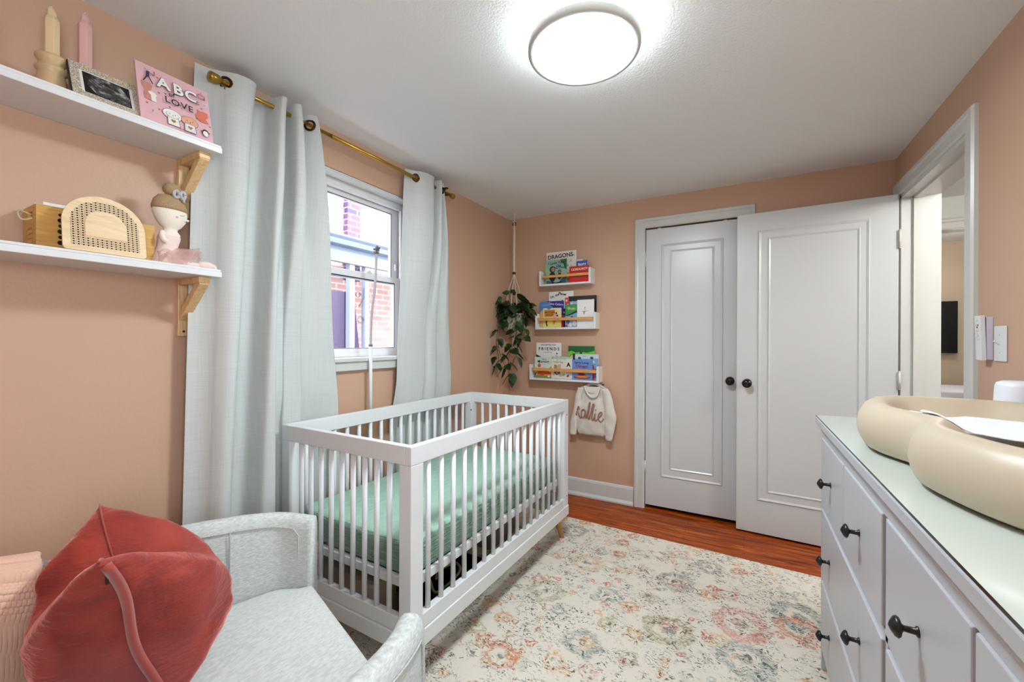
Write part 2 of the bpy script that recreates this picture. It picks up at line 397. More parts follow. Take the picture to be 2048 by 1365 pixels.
# closet casing
def casing(mb, pts, outn, face, wd=.074, th=.02):
    """mitred casing on a doorway: pts = inner opening corners, outn = normal off wall; stepped profile"""
    prof = [(0, 0), (0, th*.55), (wd*.12, th*.75), (wd*.62, th*.75), (wd*.70, th), (wd*.92, th), (wd, th*.6), (wd, 0)]
    (ua, za), (ub, zb) = pts
    def P(u, z, a): return Vector(face(u, z))+Vector(outn)*a
    rings = [[P(ua-w_, -.0, a) for w_, a in prof], [P(ua-w_, zb+w_, a) for w_, a in prof], [P(ub+w_, zb+w_, a) for w_, a in prof], [P(ub+w_, 0, a) for w_, a in prof]]
    mb.rings(rings, smooth=False)
b = MB(); casing(b, ((CX0, 0), (CX1, CZ1)), (0, -1, 0), lambda u, z: (u, BY, z)); 
b.box(CX0-.002, CX0+.002, BY-.008, BY+.12, 0, CZ1)
struct('trim_1', b, M_trim)
b = MB(); casing(b, ((DY0, 0), (DY1, DZ)), (-1, 0, 0), lambda u, z: (RX, u, z), .078, .02)
# jamb lining with door stop
b.box(RX-.004, RX+.158, DY0-.0, DY0+.018, 0, DZ); b.box(RX-.004, RX+.158, DY1-.018, DY1, 0, DZ); b.box(RX-.004, RX+.158, DY0, DY1, DZ-.018, DZ)
b.box(RX+.045, RX+.085, DY0+.018, DY0+.03, 0, DZ-.018); b.box(RX+.045, RX+.085, DY1-.03, DY1-.018, 0, DZ-.018); b.box(RX+.045, RX+.085, DY0+.018, DY1-.018, DZ-.03, DZ-.018)
struct('trim_2', b, M_trim)
b = MB(); casing(b, ((1.05, 0), (1.90, 2.045)), (0, -1, 0), lambda u, z: (u, 4.17, z), .08, .022); struct('trim_3', b, M_trim)

# panel doors ------------------------------------------------------
def door(name, M, w, h, z0, th, L, R_, B, T, li, ri, bi, ti, knob, hinge_x, hinges, knobmat):
    root = MB(); root.M = M
    root.box(0, w, 0, th, z0, h)
    # raised moulding rings on the face (face looks to -y)
    for (l, r, b0, t0, wd, d) in ((L, R_, B, T, .018, .007), (li, ri, bi, ti, .014, .006)):
        prof = [(0, 0), (wd*.25, -d), (wd*.6, -d*.55), (wd, 0)]
        cs = [(l, b0, 1, 1), (r, b0, -1, 1), (r, t0, -1, -1), (l, t0, 1, -1)]
        rr = [[(x+sx*a, y+.0003, z+sz*a) for a, y in prof] for x, z, sx, sz in cs]
        rr.append(rr[0]); root.rings(rr, smooth=False, caps=False, closed=False)
    o = root.build(name, M_trim2, bevel=.002); o['kind'] = 'structure'
    k = MB(); k.M = M
    k.lathe([(.026, 0), (.027, .004), (.012, .008), (.011, .026), (.018, .032), (.0265, .042), (.028, .052), (.024, .062), (.012, .068), (0, .069)], (knob[0], 0, knob[1]), (0, -1, 0), 28)
    k.build('door_knob', knobmat, o)
    for hz in hinges:
        hb = MB(); hb.M = M
        hb.cyl((hinge_x, -.006, hz-.045), (hinge_x, -.006, hz+.045), .006, n=12)
        hb.sphere((hinge_x, -.006, hz+.048), .005, n=10, m=6); hb.sphere((hinge_x, -.006, hz-.048), .005, n=10, m=6)
        hb.box(hinge_x-.012, hinge_x+.012, -.0018, .001, hz-.044, hz+.044)
        hb.build('hinge', M_hinge, o)
    return o
M_knob = mat('black_gloss_knob', (10, 10, 10), .12)
d1 = door('door_1', Matrix.Translation((-.640, BY+.002, 0)), .618, 2.052, .028, .035, .109, .510, .247, 1.935, .171, .455, .306, 1.886, (.553, .967), -.001, (1.83, .30), M_knob)
# open room door, swung back against the closet
ang = math.atan2(3.047-3.080, .738+.047)
d2 = door('door_2', Matrix.Translation((-.047, 3.080, 0)) @ Matrix.Rotation(ang, 4, 'Z'), .786, 2.050, .012, .036, .117, .665, .222, 1.935, .172, .622, .279, 1.888, (.060, .965), .790, (1.80, 1.02, .25), M_knob)
for i, hx in enumerate((-.546, -.118)):                           # over-door hooks
    h_ = MB(); pts = [(hx-.011, 0), (hx+.011, 0), (hx+.011, -.036), (hx+.006, -.043), (hx, -.045), (hx-.006, -.043), (hx-.011, -.036)]
    h_.prism([(x, BY+.0015, 2.056+z) for x, z in pts], (0, -.002, 0)); h_.box(hx-.011, hx+.011, BY-.0005, BY+.03, 2.0525, 2.056)
    tag(h_.build('over_door_hook', M_trim), 'flat white hook hung over closet door top, %s of the two' % ('left' if i == 0 else 'right'), 'hook', 'over-door hooks')

# window -----------------------------------------------------------
win = thing('window_1', None, None, (LX, 1.5, WZ0), kind='structure')
M_vinyl = mat('white_window_vinyl', (224, 226, 226), .35)
M_gasket = mat('dark_window_gasket', (30, 32, 36), .6)
b = MB()
def frame_rect(mb, x0, x1, y0, y1, z0, z1, w_, wb=None, wt=None, mi=0):
    wb = w_ if wb is None else wb; wt = w_ if wt is None else wt
    mb.box(x0, x1, y0, y0+w_, z0, z1, mi); mb.box(x0, x1, y1-w_, y1, z0, z1, mi)
    mb.box(x0, x1, y0+w_, y1-w_, z0, z0+wb, mi); mb.box(x0, x1, y0+w_, y1-w_, z1-wt, z1, mi)
frame_rect(b, -1.96, -1.875, WY0+.002, WY1-.002, WZ0+.018, WZ1-.002, .028, .025, .046)
b.box(-1.885, -1.872, WY0+.03, WY0+.040, WZ0+.03, WZ1-.05); b.box(-1.885, -1.872, WY1-.040, WY1-.03, WZ0+.03, WZ1-.05)
b.box(-1.885, -1.868, WY0+.03, WY1-.03, WZ1-.054, WZ1-.046)
b.build('window_frame', M_vinyl, win, bevel=.003)
b = MB(); b.box(-1.874, LX+.0, WY0+.003, WY0+.012, WZ0+.018, WZ1-.003); b.box(-1.874, LX, WY1-.012, WY1-.003, WZ0+.018, WZ1-.003); b.box(-1.874, LX, WY0+.012, WY1-.012, WZ1-.012, WZ1-.003)
b.build('window_reveal', M_trim, win)
b = MB(); b.box(-1.93, -1.905, WY0+.032, WY1-.032, 1.572, 1.615)
b.box(-1.93, -1.905, WY0+.032, WY0+.085, 1.615, 2.038); b.box(-1.93, -1.905, WY1-.088, WY1-.032, 1.615, 2.038); b.box(-1.93, -1.905, WY0+.085, WY1-.088, 2.006, 2.038)
us = b.build('upper_sash', M_vinyl, win, bevel=.003)
b = MB(); frame_rect(b, -1.902, -1.878, WY0+.036, WY1-.036, 1.150, 1.614, .05, .038, .038)
ls = b.build('lower_sash', M_vinyl, win, bevel=.003)
b = MB(); frame_rect(b, -1.906, -1.9045, WY0+.082, WY1-.085, 1.613, 2.009, .004); b.build('gasket', M_gasket, us)
b = MB(); frame_rect(b, -1.879, -1.8775, WY0+.083, WY1-.083, 1.185, 1.579, .004, .003, .006); b.build('gasket', M_gasket, ls)
gl = NT('window_glass'); 
tr = gl.n('BsdfTransparent'); gs = gl.n('BsdfGlossy', i_Roughness=.02); mx = gl.n('MixShader')
mx.inputs[0].default_value = .05; gl.link(tr.outputs[0], mx.inputs[1]); gl.link(gs.outputs[0], mx.inputs[2]); gl.link(mx.outputs[0], gl.out.inputs[0])
tr.inputs[0].default_value = (.93, .95, .99, 1)
b = MB(); b.box(-1.919, -1.916, WY0+.08, WY1-.083, 1.60, 2.012); b.build('glass_pane', gl.m, us)
b = MB(); b.box(-1.892, -1.889, WY0+.08, WY1-.08, 1.18, 1.585); b.build('glass_pane', gl.m, ls)
b = MB(); b.box(-1.896, -1.878, 1.66, 1.70, 1.614, 1.626); b.box(-1.896, -1.872, 1.672, 1.688, 1.622, 1.634); b.build('sash_lock', M_vinyl, win, bevel=.002)
b = MB(); b.box(-1.905, -1.890, 1.895, 1.905, 1.66, 1.70); b.build('tilt_latch', M_vinyl, win, bevel=.002)
b = MB(); b.box(-1.877, LX, WY0+.0, WY1, WZ0-.002, WZ0+.018); b.box(LX, LX+.034, WY0-.03, WY1+.03, WZ0-.002, WZ0+.018); b.box(LX, LX+.022, WY0-.02, WY1+.02, WZ0-.048, WZ0-.002)
b.build('window_sill', M_trim, win, bevel=.003)
# added side window, unseen behind the camera, to brighten the left wall
added_win = MB()
for (ya, yb, za, zb) in ((-.748, -.70, .952, 1.948), (.16, .208, .952, 1.948), (-.70, .16, .952, 1.0), (-.70, .16, 1.90, 1.948), (-.70, .16, 1.43, 1.47)):
    added_win.box(RX+.05, RX+.10, ya, yb, za, zb)
struct('added_light_window', added_win, M_vinyl)

# outside: the neighbouring brick house with its porch -----------------
nb = thing('neighbour_house', 'pale pink brick house wall with a chimney, seen through the window', 'house', (-4.5, 3.5, -.6))
b = MB(); b.box(-4.9, -4.5, -3.0, 9.0, -.6, 5.4); b.build('brick_wall', M_brick, nb)
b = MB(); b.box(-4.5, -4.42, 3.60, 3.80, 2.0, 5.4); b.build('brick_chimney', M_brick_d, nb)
M_gut = mat('blue_grey_gutter', (92, 108, 126), .5); M_post = mat('porch_post_white', (140, 150, 166), .5); M_screen = mat('dark_porch_screen', (52, 42, 70), .7)
po = thing('porch', 'blue grey porch eave with pale posts outside the window', 'porch', (-3.6, 3.0, -.6))
b = MB()
b.rings([[(-3.44, y, 2.15), (-3.40, y, 2.16), (-3.39, y, 2.19), (-3.405, y, 2.21), (-3.38, y, 2.235), (-3.38, y, 2.255), (-3.50, y, 2.275), (-3.50, y, 2.15)] for y in (-1, 5.5)], smooth=False)
b.build('gutter', M_gut, po)
b = MB(); b.box(-4.40, -3.46, -1, 5.5, 2.24, 2.27); b.box(-3.52, -3.46, -1, 5.5, 2.0, 2.16); b.build('porch_roof', M_gut, po)
for y0, y1 in ((2.865, 2.925), (3.063, 3.11)):
    b = MB(); b.box(-3.54, -3.48, y0, y1, -.6, 2.05); b.build('porch_post', M_post, po)
b = MB(); b.box(-3.56, -3.545, -1, 2.87, -.6, 1.72); b.prism([(-3.545, 2.92, -.6), (-3.545, 3.05, -.6), (-3.545, 3.04, 1.15), (-3.545, 2.965, 1.74), (-3.545, 2.92, 1.74)], (-.012, 0, 0))
b.build('dark_screen', M_screen, po)
b = MB()
for cy, cz, r in ((2.985, 1.70, .035), (3.015, 1.44, .04)):
    b.tube([(-3.50, cy+r*(1-.5*t/9)*math.cos(t), cz+r*(1-.5*t/9)*math.sin(t)) for t in [i*.35 for i in range(22)]], .004, 6)
b.tube([(-3.5, 3.0, 1.58), (-3.5, 3.055, 1.68), (-3.5, 3.06, 1.78)], .004, 6)
b.build('iron_scroll', mat('dark_iron', (60, 56, 66), .5), po)
struct('trim_4', MB().box(-14, -2.05, -8, 14, -.72, -.6), mat('outside_paving', (190, 186, 180), .8))

# ------------------------------------------------------------------ ceiling lamp
lx, ly = -.483, 1.352
lamp = thing('ceiling_lamp', 'round flat lit ceiling lamp with a slim grey rim', 'lamp', (lx, ly, CZ))
b = MB(); b.lathe([(.148, 2.283), (.148, 2.238), (.186, 2.236), (.188, 2.234), (.188, 2.215), (.186, 2.211), (.174, 2.210), (.173, 2.216), (.05, 2.218)], (lx, ly, 0), n=72, caps=False)
b.build('lamp_housing', mat('pale_grey_lamp_rim', (196, 198, 192), .4), lamp)
b = MB(); b.lathe([(.173, 2.2165), (.168, 2.212), (.12, 2.211), (.0, 2.211)], (lx, ly, 0), n=72, caps=False)
b.build('lamp_diffuser', emit('lit_lamp_diffuser', (234, 247, 255), 36.0), lamp)
b = MB(); b.lathe([(.1485, 2.242), (.1485, 2.278)], (lx, ly, 0), n=72, caps=False)
b.build('rear_light_ring', emit('lit_rear_ring', (240, 250, 255), 15.0), lamp)

# ------------------------------------------------------------------ rug
rug = MB(); a = -.034
def rp(x, y): return (x*math.cos(a)-y*math.sin(a), x*math.sin(a)+y*math.cos(a))
oxr, oyr = .70, 2.652
nx = 60
edge = []
P0 = []
cor = [(-2.42, -2.95), (0, -2.95), (0, 0), (-2.42, 0)]
for i in range(4):
    ax_, ay_ = cor[i]; bx_, by_ = cor[(i+1) % 4]
    for k in range(nx):
        t = k/nx; px, py = ax_+(bx_-ax_)*t, ay_+(by_-ay_)*t; q = rp(px, py); j = .0025*noise.noise(Vector((q[0]*90, q[1]*90, 0)))
        P0.append((max(q[0]+oxr+j, LX+.03), q[1]+oyr+j))
rug.rings([[(x, y, .0005) for x, y in P0], [(x, y, .009) for x, y in P0], [(x*.998, y*.998, .012) for x, y in P0]], smooth=False)
tag(rug.build('area_rug', M_rug), 'cream distressed floral rug with rust and teal flowers on the wood floor', 'rug')

# ------------------------------------------------------------------ wall shelves on the left
def bracket(mb, y, zt):
    """right-angle bracket with a diagonal brace; zt = underside of the board"""
    w_ = .017; xw = LX
    mb.box(xw, xw+.018, y-w_, y+w_, zt-.205, zt-.0)                      # back plate
    mb.box(xw+.018, xw+.165, y-w_, y+w_, zt-.022, zt)                     # arm
    mb.prism([(xw+.018, y-w_+.002, zt-.118), (xw+.130, y-w_+.002, zt-.022), (xw+.165, y-w_+.002, zt-.022), (xw+.165, y-w_+.002, zt-.026), (xw+.018, y-w_+.002, zt-.150)], (0, 2*w_-.004, 0))
def wall_shelf(zt, label):
    s_ = thing('wall_shelf', label, 'shelf', (LX, .38, zt), group='white shelves on the left wall')
    b = MB(); b.box(LX, LX+.2, -.02, .775, zt-.027, zt-.008); b.box(LX, LX+.198, -.018, .773, zt-.008, zt)
    b.build('shelf_board', M_white, s_, bevel=.002)
    for y in (.10, .737):
        b = MB(); bracket(b, y, zt-.027); br = b.build('bracket', M_pine, s_, bevel=.003)
        b = MB(); b.cyl((LX+.0178, y, zt-.215), (LX+.0192, y, zt-.215), .004, n=12); b.build('screw', M_black, br)
        b = MB(); b.cyl((LX+.15, y, zt-.0496), (LX+.15, y, zt-.0486), .004, n=10); b.build('screw', M_black, br)
    return s_
wall_shelf(1.907, 'upper white wall shelf holding candles, picture frame and pink book')
wall_shelf(1.475, 'lower white wall shelf holding wooden crate, arch panel and doll')
ZU, ZL = 1.907, 1.475                                            # shelf tops
# candles and holders
M_wax1 = mat('ivory_wax', (226, 200, 156), .45, Subsurface_Weight=.2); M_wax2 = mat('pale_pink_wax', (226, 182, 176), .45, Subsurface_Weight=.2)
M_hold1 = mat('tan_ceramic', (204, 174, 130), .4); M_hold2 = mat('peach_ceramic', (206, 146, 112), .4)
def candle(cx, cy, zb, zt, r, m, label):
    t = thing('pillar_candle', label, 'candle', (cx, cy, zb), group='candles on the upper shelf')
    b = MB(); prof = [(r*.9, zb), (r, zb+.004)]
    b.rings([[(cx+rr*math.cos(2*PI*k/6), cy+rr*math.sin(2*PI*k/6), z) for k in range(6)] for rr, z in ((r*1.0, zb), (r*1.0, zt-.035))], smooth=False, caps=True)
    b.rings([[(cx+rr*math.cos(2*PI*k/6), cy+rr*math.sin(2*PI*k/6), z+sl*math.sin(2*PI*k/6)) for k in range(6)] for rr, z, sl in ((r*1.0, zt-.036, 0), (r*.62, zt-.024, .0), (r*.58, zt-.010, -.004), (r*.30, zt-.001, -.003))], smooth=False)
    b.build('candle_body', m, t, bevel=.0015)
    b = MB(); b.cyl((cx, cy, zt-.006), (cx+.001, cy, zt+.004), .0011, n=6); b.build('wick', mat('white_wick', (225, 220, 210), .8), t)
    return t
def holder(cx, cy, z0, m, h, R, label):
    b = MB(); prof = [(0, 0), (.72, 0), (.80, .04), (.76, .09), (.83, .14), (.92, .25), (.92, .40), (.82, .52), (.80, .58), (.98, .64), (1.0, .68), (.86, .74), (.74, .80), (.98, .92), (1.0, .97), (.96, 1.0), (.62, 1.0), (.60, .70), (0, .70)]
    b.lathe([(r*R, z0+t*h) for r, t in prof], (cx, cy, 0), n=36, caps=False)
    return tag(b.build('candle_holder', m), label, 'candle holder', 'candle holders on the upper shelf')
holder(-1.69, .385, ZU, M_hold1, .108, .033, 'turned tan candle holder on the upper shelf, left of picture frame')
candle(-1.69, .385, ZU+.078, 2.155, .0165, M_wax1, 'tall ivory candle in the tan holder on the upper shelf')
holder(-1.728, .462, ZU, M_hold2, .105, .032, 'peach candle holder mostly hidden behind the ultrasound picture frame')
candle(-1.728, .462, ZU+.076, 2.205, .0165, M_wax2, 'tall pale pink candle standing behind the ultrasound picture frame')

# generic leaning panel maker: local frame O (lower left front corner), U right, V up, N towards viewer
class Panel:
    def __init__(s, O, U, V, w, h):
        s.O, s.U, s.V = Vector(O), Vector(U).normalized(), Vector(V).normalized(); s.N = s.U.cross(s.V).normalized(); s.w, s.h = w, h; s.k = 0
    def p(s, u, v, d=0): return s.O+s.U*u*s.w+s.V*v*s.h+s.N*d
    def slab(s, mb, u0, u1, v0, v1, d0, d1, mi=0):
        vs_ = [s.p(u, v, d) for d in (d0, d1) for v in (v0, v1) for u in (u0, u1)]
        mb.add(vs_, [(0, 2, 3, 1), (4, 5, 7, 6), (0, 1, 5, 4), (2, 6, 7, 3), (0, 4, 6, 2), (1, 3, 7, 5)], mi)
    def draw(s, mb, shapes, base=.0004, mats=None):
        """shapes in unit coordinates of the panel: flat printed artwork"""
        def mi(c):
            m = flat(c)
            if m not in mats: mats.append(m)
            return mats.index(m)
        for sh in shapes:
            s.k += 1; d = base+s.k*.00012; kd = sh[0]
            if kd == 'poly': mb.add([s.p(u, v, d) for u, v in sh[1]], [tuple(range(len(sh[1])))], mi(sh[2]))
            elif kd == 'ell':
                _, u, v, ru, rv, c = sh[:6]; rot = sh[6] if len(sh) > 6 else 0; n = 20; P = []
                for i in range(n):
                    x = ru*math.cos(2*PI*i/n); y = rv*math.sin(2*PI*i/n)
                    P.append(s.p(u+x*math.cos(rot)-y*math.sin(rot), v+x*math.sin(rot)+y*math.cos(rot), d))
                mb.add(P, [tuple(range(n))], mi(c))
            elif kd == 'heart':
                _, u, v, r, c = sh; asp = s.w/s.h; P = []
                for i in range(24):
                    t = 2*PI*i/24; P.append(s.p(u+r*.0625*16*math.sin(t)**3, v+asp*r*.0625*(13*math.cos(t)-5*math.cos(2*t)-2*math.cos(3*t)-math.cos(4*t)), d))
                mb.add(P, [tuple(range(24))], mi(c))
            elif kd == 'line':
                _, pts, wd, c = sh; m_ = mi(c)
                for (a0, b0), (a1, b1) in zip(pts, pts[1:]):
                    A, B = s.p(a0, b0, d), s.p(a1, b1, d); t = (B-A); L = t.length
                    if L < 1e-6: continue
                    t /= L; n_ = s.N.cross(t)*wd*.5; mb.add([A-n_, B-n_, B+n_, A+n_], [(0, 1, 2, 3)], m_)
            elif kd == 'text':
                _, body, u, v, size, c = sh[:6]; rot = sh[6] if len(sh) > 6 else 0; bold = sh[7] if len(sh) > 7 else 0; sp = sh[8] if len(sh) > 8 else 1
                U = s.U*math.cos(rot)+s.V*math.sin(rot); V = s.V*math.cos(rot)-s.U*math.sin(rot)
                text_mesh(mb, body, s.p(u, v, 0), U, V, s.N, size, mi(c), bold, d, spacing=sp)
def ring_pts(u, v, ru, rv, n=18): return [(u+ru*math.cos(2*PI*i/n), v+rv*math.sin(2*PI*i/n)) for i in range(n+1)]

# ultrasound picture frame, leaning on the wall
lean = Vector((-.045, 0, .108)).normalized()
P = Panel((-1.618, .409, ZU+.003), (0, 1, 0), lean, .157, .1165)
pf = thing('framed_picture', 'silver filigree picture frame with an ultrasound photo on upper shelf', 'picture frame', (-1.63, .487, ZU))
b = MB(); P.slab(b, -.012, 1.012, -.01, 1.015, -.012, -.001); b.build('frame_back', M_black, pf, bevel=.0015)
n = NT('silver_filigree'); v = n.coord(); a = n.n('TexVoronoi', i_Vector=v, i_Scale=330.0).outputs['Distance']
n.set(Base_Color=n.mix(n.ramp(a, [(.2, (0, 0, 0, 1)), (.6, (1, 1, 1, 1))]), C(236, 230, 216), C(168, 154, 130)), Metallic=.1, Roughness=.35); n.bump(a, .7, .002)
b = MB()
for (l, r, q, t) in ((0, 1, 0, .16), (0, 1, .84, 1), (0, .125, .16, .84), (.875, 1, .16, .84)): P.slab(b, l, r, q, t, -.001, .004)
b.build('frame_border', n.m, pf, bevel=.001)
b = MB(); P.slab(b, .12, .88, .15, .85, -.0008, .0004); b.build('photo_mount', mat('white_photo_border', (225, 226, 224), .3), pf)
us_ = NT('ultrasound_print'); v = us_.coord((1, 1, 1.4)); a = us_.noise(v, 38, 5, .65, .7)
us_.set(Base_Color=us_.ramp(a, [(.35, C(12, 12, 14)), (.52, C(70, 72, 72)), (.72, C(205, 205, 200))]), Roughness=.25)
b = MB(); P.slab(b, .17, .83, .19, .81, .0004, .0008); b.build('scan_print', mat('black_scan_background', (10, 10, 12), .25), pf)
b = MB(); b.add([P.p(*q) for q in ((.28, .80, .0011), (.68, .80, .0011), (.82, .45, .0011), (.80, .21, .0011), (.34, .21, .0011), (.215, .42, .0011))], [(0, 1, 2, 3, 4, 5)]); b.build('scan_image', us_.m, pf)

# pink alphabet book and white book behind it
lean2 = Vector((-.05, 0, .205)).normalized()
BKP = (222, 178, 184); INK = (44, 40, 46); HRT = (168, 110, 62); WHT = (232, 230, 224)
def book(name, label, P, cover, shapes, group, thick=.006, cat='book', pages=True, cover_mat=None):
    t = thing(name, label, cat, P.p(.5, 0), 0, group)
    b = MB(); P.slab(b, 0, 1, 0, 1, -.0012, 0); P.slab(b, 0, 1, 0, 1, -thick, -thick+.0012); P.slab(b, 0, .008/P.w*.3, 0, 1, -thick+.0012, -.0012)
    ms = [cover_mat or mat('cover_%02x%02x%02x' % tuple(cover), cover, .35)]; P.draw(b, shapes, mats=ms); b.build('cover', ms, t)
    if pages:
        b = MB(); P.slab(b, .008/P.w*.3, .985, .01, .99, -thick+.0012, -.0012); b.build('pages', mat('paper_pages', (222, 216, 200), .8), t)
    return t
P = Panel((-1.607, .553, ZU+.002), (0, 1, 0), lean2, .199, .196)
sh = []
for hu, hv in ((.27, .84), (.50, .86), (.36, .60), (.56, .50), (.80, .68), (.10, .30), (.25, .26), (.40, .38), (.78, .37), (.93, .82), (.97, .30), (.86, .17), (.87, .60), (.65, .56), (.17, .19), (.27, .56)): sh.append(('heart', hu, hv, .016, HRT if random.random() < .6 else (150, 92, 100)))
sh += [('poly', [(.05, .66), (.10, .67), (.17, .67), (.19, .63), (.17, .56), (.14, .50), (.17, .42), (.16, .36), (.08, .37), (.07, .46), (.09, .52), (.06, .58)], (196, 134, 118)),
       ('ell', .18, .49, .055, .035, WHT, -.3), ('poly', [(.155, .46), (.215, .46), (.225, .36), (.16, .36)], WHT),
       ('poly', [(.80, .56), (.84, .53), (.89, .55), (.95, .54), (.955, .46), (.91, .41), (.96, .35), (.87, .33), (.81, .34), (.78, .39), (.76, .45), (.80, .48)], (216, 116, 88)),
       ('ell', .42, .245, .135, .095, INK), ('ell', .42, .245, .130, .090, WHT), ('ell', .66, .235, .125, .095, INK), ('ell', .66, .235, .12, .09, (222, 166, 132)),
       ('poly', [(.35, .20), (.50, .20), (.515, .05), (.34, .05)], INK), ('poly', [(.355, .195), (.495, .195), (.508, .055), (.347, .055)], WHT),
       ('poly', [(.58, .19), (.73, .19), (.745, .04), (.57, .04)], INK), ('poly', [(.585, .185), (.725, .185), (.738, .045), (.577, .045)], (220, 214, 218)),
       ('ell', .42, .235, .09, .055, INK), ('ell', .42, .237, .086, .052, WHT), ('heart', .425, .13, .034, (150, 120, 30)), ('heart', .655, .12, .034, (150, 120, 30)),
       ('ell', .38, .245, .006, .008, INK), ('ell', .455, .245, .006, .008, INK), ('ell', .42, .225, .008, .006, INK), ('ell', .62, .24, .006, .008, INK), ('ell', .70, .24, .006, .008, INK), ('ell', .66, .215, .009, .007, INK),
       ('ell', .88, .13, .052, .07, INK), ('poly', [(.80, .155), (.86, .15), (.85, .12)], INK), ('poly', [(.96, .155), (.90, .15), (.91, .12)], INK), ('ell', .88, .115, .042, .052, WHT),
       ('line', [(.83, .86), (.93, .85), (.93, .78), (.83, .79), (.83, .86)], .002, (140, 80, 110)), ('line', [(.87, .86), (.88, .91), (.90, .86)], .001, (140, 80, 110)),
       ('poly', [(.12, .86), (.165, .87), (.155, .76), (.11, .75)], (70, 50, 70)), ('ell', .14, .91, .022, .022, (200, 190, 186)), ('line', [(.12, .76), (.07, .66)], .003, INK), ('line', [(.15, .76), (.19, .66)], .003, INK), ('line', [(.16, .85), (.22, .82), (.225, .90)], .003, (150, 90, 110)),
       ('line', [(.10, .20), (.14, .15), (.20, .20), (.15, .12), (.10, .14)], .0015, (210, 205, 205)), ('line', [(.88, .72), (.92, .69), (.96, .72), (.93, .64), (.88, .64)], .0015, (226, 222, 224))]
sh += [('text', 'A', .335, .745, .05, INK, 0, .0030), ('text', 'B', .535, .745, .05, INK, 0, .0030), ('text', 'C', .715, .735, .05, INK, 0, .0030),
       ('text', 'A', .335, .745, .05, WHT, 0, .0018), ('text', 'B', .535, .745, .05, WHT, 0, .0018), ('text', 'C', .715, .735, .05, WHT, 0, .0018), ('text', 's', .81, .67, .03, (150, 110, 120)),
       ('text', 'of', .43, .60, .021, INK, 0, .0003), ('text', 'LOVE', .525, .475, .030, INK, 0, .0004, 1.15), ('heart', .475, .475, .012, (190, 100, 100)),
       ('text', 'illustrated by hannah marks', .72, .022, .008, (80, 50, 60))]
sh = [x for x in sh if not (x[0] == 'text' and 'hannah' in x[1])] + [('text', 'illustrated by', .60, .022, .009, (80, 50, 60), -.03)]
book('picture_book', 'pink ABCs of LOVE book leaning at right end of upper shelf', P, BKP, sh, None, .010)
P = Panel((-1.634, .560, ZU+.002), (0, 1, 0), lean2, .186, .165)
book('picture_book', 'cream book hidden behind the pink ABCs of LOVE book', P, (226, 222, 212), [], None, .006)

# bamboo crate
cr = thing('bamboo_crate', 'bamboo crate with cut-out pattern and rope handle on lower shelf', 'crate', (-1.72, .48, ZL))
x0, x1, y0, y1, z0, z1 = -1.782, -1.668, .352, .610, ZL, ZL+.122
b = MB(); th = .007
b.box(x1-th, x1, y0, y1, z0, z1); b.box(x0, x0+th, y0, y1, z0, z1); b.box(x0+th, x1-th, y1-th, y1, z0, z1); b.box(x0+th, x1-th, y0+th, y1-th, z0, z0+th)
hx0, hx1, hz0, hz1 = (x0+x1)/2-.016, (x0+x1)/2+.024, z1-.038, z1-.016      # handle slot
b.box(x0+th, hx0, y0, y0+th, z0, z1); b.box(hx1, x1-th, y0, y0+th, z0, z1); b.box(hx0, hx1, y0, y0+th, hz1, z1); b.box(hx0, hx1, y0, y0+th, z0+.06, hz0)
for i in range(5):
    b.box(hx0, hx1, y0, y0+th, z0+.008+i*.0132-.004, z0+.008+i*.0132)
for i in range(5): b.box(hx0+i*.0095, hx0+.0028+i*.0095, y0, y0+th, z0, z0+.06)
nb_ = len(b.f)
for i in range(6):
    zc = z0+.024+i*.0155
    for j, yc in enumerate((.398, .412)):
        b.lathe([(.0062 if (i+j) % 2 == 0 else .0045, 0), (0, .0005)], (x1+.0002, yc, zc), (1, 0, 0), 14, smooth=False)
for q_ in range(nb_, len(b.f)): b.m[q_] = 1
b.build('crate_box', [M_bamboo, mat('dark_hole', (16, 12, 8), .9)], cr)
b = MB(); b.tube(cr_spline([(hx0+.004, y0+.006, hz1-.004), (hx0-.002, y0-.012, hz1+.004), (hx0+.01, y0-.020, hz1-.006), (hx0+.02, y0-.014, hz0-.002), (hx1-.006, y0+.006, hz0+.006)], 5), .0024, 8)
b.build('rope_handle', mat('cream_rope', (226, 208, 170), .9), cr)
b = MB()
for i, (dx, dy, a_) in enumerate(((0, 0, .02), (.02, .012, -.03), (.045, .02, .05))):
    b.obox((x0+.03+dx, .445+dy, z0+.078), (1, a_, 0), (0, 1, a_), (0, 0, 1), .0006, .078, .064)
tag(b.build('paper_sheets', mat('white_card', (236, 236, 234), .7)), 'white paper cards standing inside the bamboo crate', 'papers', kind='stuff')
b = MB(); b.tube([(x0+.07, .405, z1-.006), (x0+.075, .425, z1+.004), (x0+.08, .45, z1+.006), (x0+.085, .475, z1-.004)], .0035, 8)
tag(b.build('black_cable', M_black), 'black cable loop poking out of the bamboo crate', 'cable')

# arch panel with woven cane border
al = Vector((-.026, 0, .165)).normalized()
P = Panel((-1.606, .388, ZL+.002), (0, 1, 0), al, .180, .168)
ar = thing('arch_panel', 'pale birch arch panel with cane pattern leaning on the crate', 'decoration', P.p(.5, 0))
def arch(s_, nn=20):                                             # outline inset by s_ (metres)
    w2, h = .09-s_, .168-s_; pts = []
    spring = .080
    pts += [(-w2+.006*(s_ == 0), s_), (w2-.006*(s_ == 0), s_)]
    if s_ == 0: pts = [(-w2, .008), (-w2+.003, .002), (-w2+.008, 0), (w2-.008, 0), (w2-.003, .002), (w2, .008)]
    for i in range(nn+1):
        t = PI*i/nn; pts.append((w2*math.cos(t), spring+(h-spring)*math.sin(t)))
    return [(.5+u/.18, v/.168) for u, v in pts]
b = MB(); b.prism([P.p(u, v, 0) for u, v in arch(0)], -P.N*.006); 
nb_ = len(b.f)
